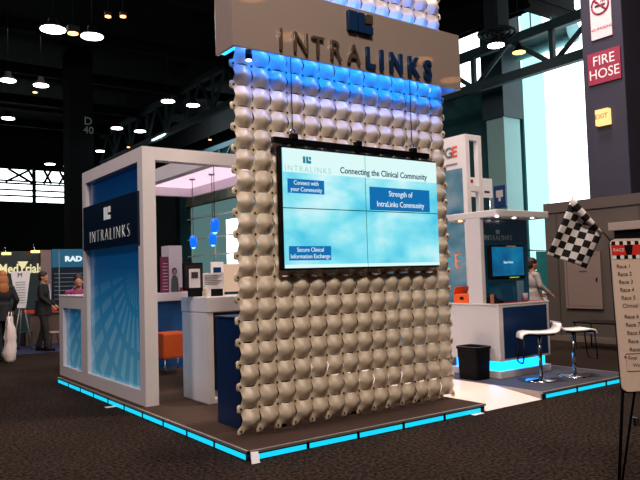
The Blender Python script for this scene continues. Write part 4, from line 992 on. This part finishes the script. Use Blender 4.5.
obj('seat', B().cyl((p.x, 12.2), .17, .36, .40, 20), M['alu'], t)
for k in range(3): obj('leg', B().tube([(p.x+.1*math.cos(k*2.1), 12.2+.1*math.sin(k*2.1), .36), (p.x+.16*math.cos(k*2.1), 12.2+.16*math.sin(k*2.1), .012)], .012, 6), M['black_metal'], t)
p = at(21, 325, 'y', 12.9); single('teal_chair', B().box(p.x-.16, p.x+.22, 12.9, 12.94, .42, .85, .02).box(p.x-.16, p.x+.22, 12.6, 12.9, .38, .42, .01).box(p.x-.15, p.x-.12, 12.62, 12.65, .01, .38).box(p.x+.18, p.x+.21, 12.62, 12.65, .01, .38).box(p.x-.15, p.x-.12, 12.88, 12.91, .01, .42).box(p.x+.18, p.x+.21, 12.88, 12.91, .01, .42), mat('chair_teal', (8, 46, 50), .7), 'dark teal chair behind the poster tripod', 'chair', (p.x, 12.8, .01))

# ================================================================== RIGHT BACKGROUND
a, b_ = at(541, 255, 'y', 6.0), at(549, 300, 'y', 6.0)
t = thing('teal_curtain', 'teal drape on a rail right of the person beyond the kiosk', 'curtain', ((a.x+b_.x)/2, 6, 0))
bb = B(); n = 40; top_ = []; bot_ = []
for k in range(n+1):
    x = a.x-.2+(b_.x+.6-a.x+.2)*k/n; y = 6+.03*math.sin(k*1.3); top_.append(bb.bm.verts.new((x, y, 2.05))); bot_.append(bb.bm.verts.new((x, y, .02)))
for k in range(n): bb.bm.faces.new((top_[k], top_[k+1], bot_[k+1], bot_[k])).smooth = True
r_ = bmesh.ops.solidify(bb.bm, geom=bb.bm.faces[:], thickness=.006)
obj('cloth', bb, M['teal_cloth'], t); obj('rail', B().tube([(a.x-1.0, 6, 2.08), (b_.x+.4, 6, 2.08)], .018, 8), M['chrome'], t)
obj('stand_pole', B().cyl((a.x-.9, 6), .018, 0, 2.3, 8), M['chrome'], t)
a = at(541, 292, 'y', 4.6)
t = thing('side_table', 'white side table beyond the kiosk beside the person', 'table', (a.x+.1, 4.6, 0))
obj('table_top', B().box(a.x-.2, a.x+.5, 4.3, 4.9, 1.02, 1.05, .004), M['white'], t); obj('table_body', B().box(a.x-.15, a.x+.45, 4.35, 4.85, .0, 1.019, .004), M['white'], t)
# low black bench by the partition
p = at(598, 334, 'x', 9.2)
t = thing('low_table', 'low black framed table before the grey partition wall', 'table', (9.2, p.y, 0))
obj('table_top', B().box(8.9, 9.5, p.y-.75, p.y+.35, .50, .53, .004), M['black_metal'], t)
for sx in (8.93, 9.47):
    for sy in (p.y-.72, p.y+.32): obj('leg', B().cyl((sx, sy), .015, 0, .5, 8), M['black_metal'], t)

# ================================================================== WHITEBOARD EASEL AND FLAG
TL, BL = at(610, 239, 'y', -2.45), at(622.5, 392, 'y', -2.62)
r = Vector((.80, -.60, 0)); r = Vector((W[0][0], W[1][0], 0)).normalized(); r = (r+Vector((.06, .09, 0))).normalized()
upv = (TL-BL); ln = upv.length; upn = (upv - r*upv.dot(r)); upn.normalize(); upn = (upv).normalized()
nrm = r.cross(upn).normalized()                    # towards the camera
wbt = thing('whiteboard_easel', 'white marker board with red checkered heading on a black tripod easel', 'whiteboard', (BL.x+.3, BL.y, 0))
def bp_(u, v, d=0): return BL + r*u + upn*v + nrm*d
wd = .72; rad = .045
def outline(u0, u1, v0, v1, rr=rad, d=0):
    pts = []
    for (cu, cv, a0) in ((u1-rr, v1-rr, 0), (u0+rr, v1-rr, PI/2), (u0+rr, v0+rr, PI), (u1-rr, v0+rr, 1.5*PI)):
        for k in range(6): pts.append(bp_(cu+rr*math.cos(a0+k*PI/10), cv+rr*math.sin(a0+k*PI/10), d))
    return pts
obj('board', B().prism(outline(0, wd, 0, ln, rad, -.012), nrm*.012), mat('board_white', (222, 196, 182), .4, noise=.04), wbt)
obj('board_edge', B().prism(outline(-.006, wd+.006, -.006, ln+.006, rad, -.018), nrm*.005), M['black'], wbt)
hv0, hv1 = ln-.155, ln-.02
bk = B(); s = .03
bk.prism([bp_(.004, hv0+.03, .001), bp_(wd-.004, hv0+.03, .001), bp_(wd-.004, hv1-.028, .001), bp_(.004, hv1-.028, .001)], nrm*.002)
for row, v in enumerate((hv0, hv1-.028)):
    for k in range(int(wd/s)):
        bk.prism([bp_(.006+k*s, v, .001), bp_(.006+(k+1)*s, v, .001), bp_(.006+(k+1)*s, v+.028, .001), bp_(.006+k*s, v+.028, .001)], nrm*.002, 1+(k+row) % 2)
bk.prism([bp_(.115, hv0+.03, .004), bp_(.155, hv0+.03, .004), bp_(.17, hv1-.03, .004), bp_(.10, hv1-.03, .004)], nrm*.001, 2)
obj('checkered_heading', bk, [mat('heading_red', (215, 40, 35), .5), M['paper'], M['black']], wbt)
text('heading_text', 'RACE', M['sign_txt'], bp_(.058, (hv0+hv1)/2, .004), .035, wbt, right=r, up=upn, depth=.0005)
text('heading_text', 'RACE DAY', M['sign_txt'], bp_(.35, (hv0+hv1)/2, .004), .045, wbt, right=r, up=upn, depth=.0005)
rows_ = [('Race 1', 0), ('Race 2', 0), ('Race 3', 0), ('Race 4', 0), ('Race 5', 0), ('Clinical Data', 1), ('', 0), ('Race 6', 0), ('Race 7', 0), ('Race 8', 0), ('Race 9', 0), ('Race 10', 0)]
vv = hv0 - .055
for k, (s_, kind_) in enumerate(rows_):
    if s_: text('handwriting', s_, M['ink'], bp_(.03+.004*k, vv, .003), .040, wbt, right=r, up=(upn+r*.05), depth=.0004, align='LEFT')
    if s_ and not kind_ and k < 3: text('handwriting', '- ' + str(3+k), M['ink'], bp_(.22, vv+.004, .003), .040, wbt, right=r, up=upn, depth=.0004, align='LEFT')
    vv -= .058 if s_ else .02
text('handwriting', 'Final', M['ink'], bp_(.06, vv, .003), .035, wbt, right=r, up=upn, depth=.0004, align='LEFT')
text('handwriting', 'Winner', M['ink'], bp_(.09, vv-.05, .003), .035, wbt, right=r, up=upn, depth=.0004, align='LEFT')
fr = [(.045, vv+.03), (.045, vv-.09), (.5, vv-.09), (.5, vv+.03)]
obj('drawn_box', B().tube([bp_(u, v, .003) for u, v in fr] + [bp_(fr[0][0], fr[0][1], .003)], .0016, 5), M['ink'], wbt)
obj('red_dot', B().ball(bp_(.04, vv+.012, .004), .008, seg=8), M['ink_red'], wbt)
for (u, du, db) in ((.02, -.13, .0), (wd-.02, .13, .0)):
    a = bp_(u, 0.02, -.03); obj('leg', B().tube([bp_(u+.05*(1 if u < .3 else -1), .5, -.035), a, Vector((a.x+r.x*du, a.y+r.y*du, .0))-Vector((nrm.x, nrm.y, 0))*-.10], .011, 8), M['black_metal'], wbt)
a = bp_(.115, .02, -.04); ft = Vector((a.x, a.y, 0))-Vector((nrm.x, nrm.y, 0))*.25
rl_ = obj('leg', B().tube([bp_(.30, .8, -.05), a, Vector((ft.x, ft.y, .0))], .009, 8), M['black_metal'], wbt)
cl_ = bp_(.115, -.20, -.06); obj('clamp', B().box(cl_.x-.018, cl_.x+.018, cl_.y-.018, cl_.y+.018, cl_.z-.03, cl_.z+.03, .006), M['chrome'], wbt)

fg = thing('checkered_flag', 'black and white checkered racing flag on a stick above the whiteboard corner', 'flag', bp_(-.02, ln, .02))
yF_ = bp_(0, ln).y + .02
fn = nrm.copy(); fn.z = 0; fn.normalize()
o0 = bp_(-.012, ln-.01, .02)
def onf(px, py):                                    # point on the vertical plane through the stick's foot facing the aisle
    ry = (W @ Vector((px-320, 240-py, -F))); tt = (o0-CAM).dot(fn)/ry.dot(fn); return CAM+ry*tt
tip, fbl, fbr, frt, foot = onf(571.5, 198), onf(547.5, 256), onf(585, 268), onf(601, 233.5), onf(610, 240)
obj('stick', B().tube([tip+Vector((0, 0, .012)), foot], .006, 8), mat('wooden_stick', (170, 130, 80), .6), fg)
e1 = (onf(571.5-2.93*8, 198+6.7*8)-tip)/8; e2 = (onf(571.5+6.7*6, 198+2.1*6)-tip)/6   # one check down / across
M2 = Matrix(((e1.dot(e1), e1.dot(e2)), (e1.dot(e2), e2.dot(e2)))).inverted()
def ij(p): d = p-tip; return M2 @ Vector((d.dot(e1), d.dot(e2)))
FBM = [bmesh.new(), None]
def fpos(i, j, lift=0):
    wv = .012*math.sin(j*1.25+i*.35)*min(1, i/2+.2)
    return tip+e1*i+e2*j+fn*(wv+lift)
br_, rt_ = ij(fbr), ij(frt)
bm = FBM[0]; sub = 3
slope = rt_[0]/rt_[1]
maxj = 6
for J in range(6*sub):
    for I in range(-1*sub, 9*sub):
        q = []
        for (di, dj) in ((0, 0), (0, 1), (1, 1), (1, 0)):
            i = (I+di)/sub; j = (J+dj)/sub
            top = slope*j; i2 = max(i, top) if j <= rt_[1] else max(i, top)
            bot = 8.4+ (br_[0]-8.4)*j/6
            i2 = min(i2, bot); q.append((i2, j))
        if max(a_[0] for a_ in q)-min(a_[0] for a_ in q) < 1e-4: continue
        if abs(q[0][0]-q[3][0]) < 1e-5 and abs(q[1][0]-q[2][0]) < 1e-5: continue
        vs_ = [bm.verts.new(fpos(*a_)) for a_ in q]
        try: f = bm.faces.new(vs_)
        except Exception: continue
        f.smooth = True
        f.material_index = (math.floor((I+.5)/sub)+math.floor((J+.5)/sub)+0) % 2
bmesh.ops.remove_doubles(bm, verts=bm.verts, dist=.0004)
bmesh.ops.solidify(bm, geom=bm.faces[:], thickness=.0015)
M['flag_w'] = mat('flag_white', (245, 236, 240), .8, noise=.05); M['flag_b'] = mat('flag_black', (12, 12, 14), .8)
obj('flag_cloth', bm, [M['flag_w'], M['flag_b']], fg)
# sleeve fold along the stick
bm = bmesh.new(); nn = 7
dirv = (frt-tip); wv2 = (e2*.9 - e1*.15)*.62
for k in range(nn):
    for h_ in range(2):
        q = []
        for (da, db) in ((0, 0), (1, 0), (1, 1), (0, 1)):
            a_ = (k+da)/nn; wdt = (h_+db)/2
            base_ = tip+dirv*a_
            pdir = (Vector((0, 0, -1)) - dirv.normalized()*Vector((0, 0, -1)).dot(dirv.normalized())).normalized()
            q.append(bm.verts.new(base_ + pdir*(wdt*.045*(.5+.9*math.sin(PI*min(a_+.15, 1)))-.006) + fn*(.020+.010*math.sin(wdt*PI))))
        f = bm.faces.new(q); f.smooth = True; f.material_index = (k+h_//2) % 2
bmesh.ops.remove_doubles(bm, verts=bm.verts, dist=.0004); bmesh.ops.solidify(bm, geom=bm.faces[:], thickness=.0015)
obj('flag_sleeve', bm, [M['flag_w'], M['flag_b']], fg)

# own light: added canopy ceiling glow, kiosk downlights, blue header tubes
def lamp_light(name, kind_, loc, energy, col, size=.1, sy=None, rot=(0, 0, 0)):
    l = bpy.data.lights.new(name, kind_); l.energy = energy; l.color = col
    if kind_ == 'AREA':
        l.size = size
        if sy: l.shape = 'RECTANGLE'; l.size_y = sy
    else: l.shadow_soft_size = size
    o = bpy.data.objects.new(name, l); C.objects.link(o); o.location = loc; o.rotation_euler = rot; return o
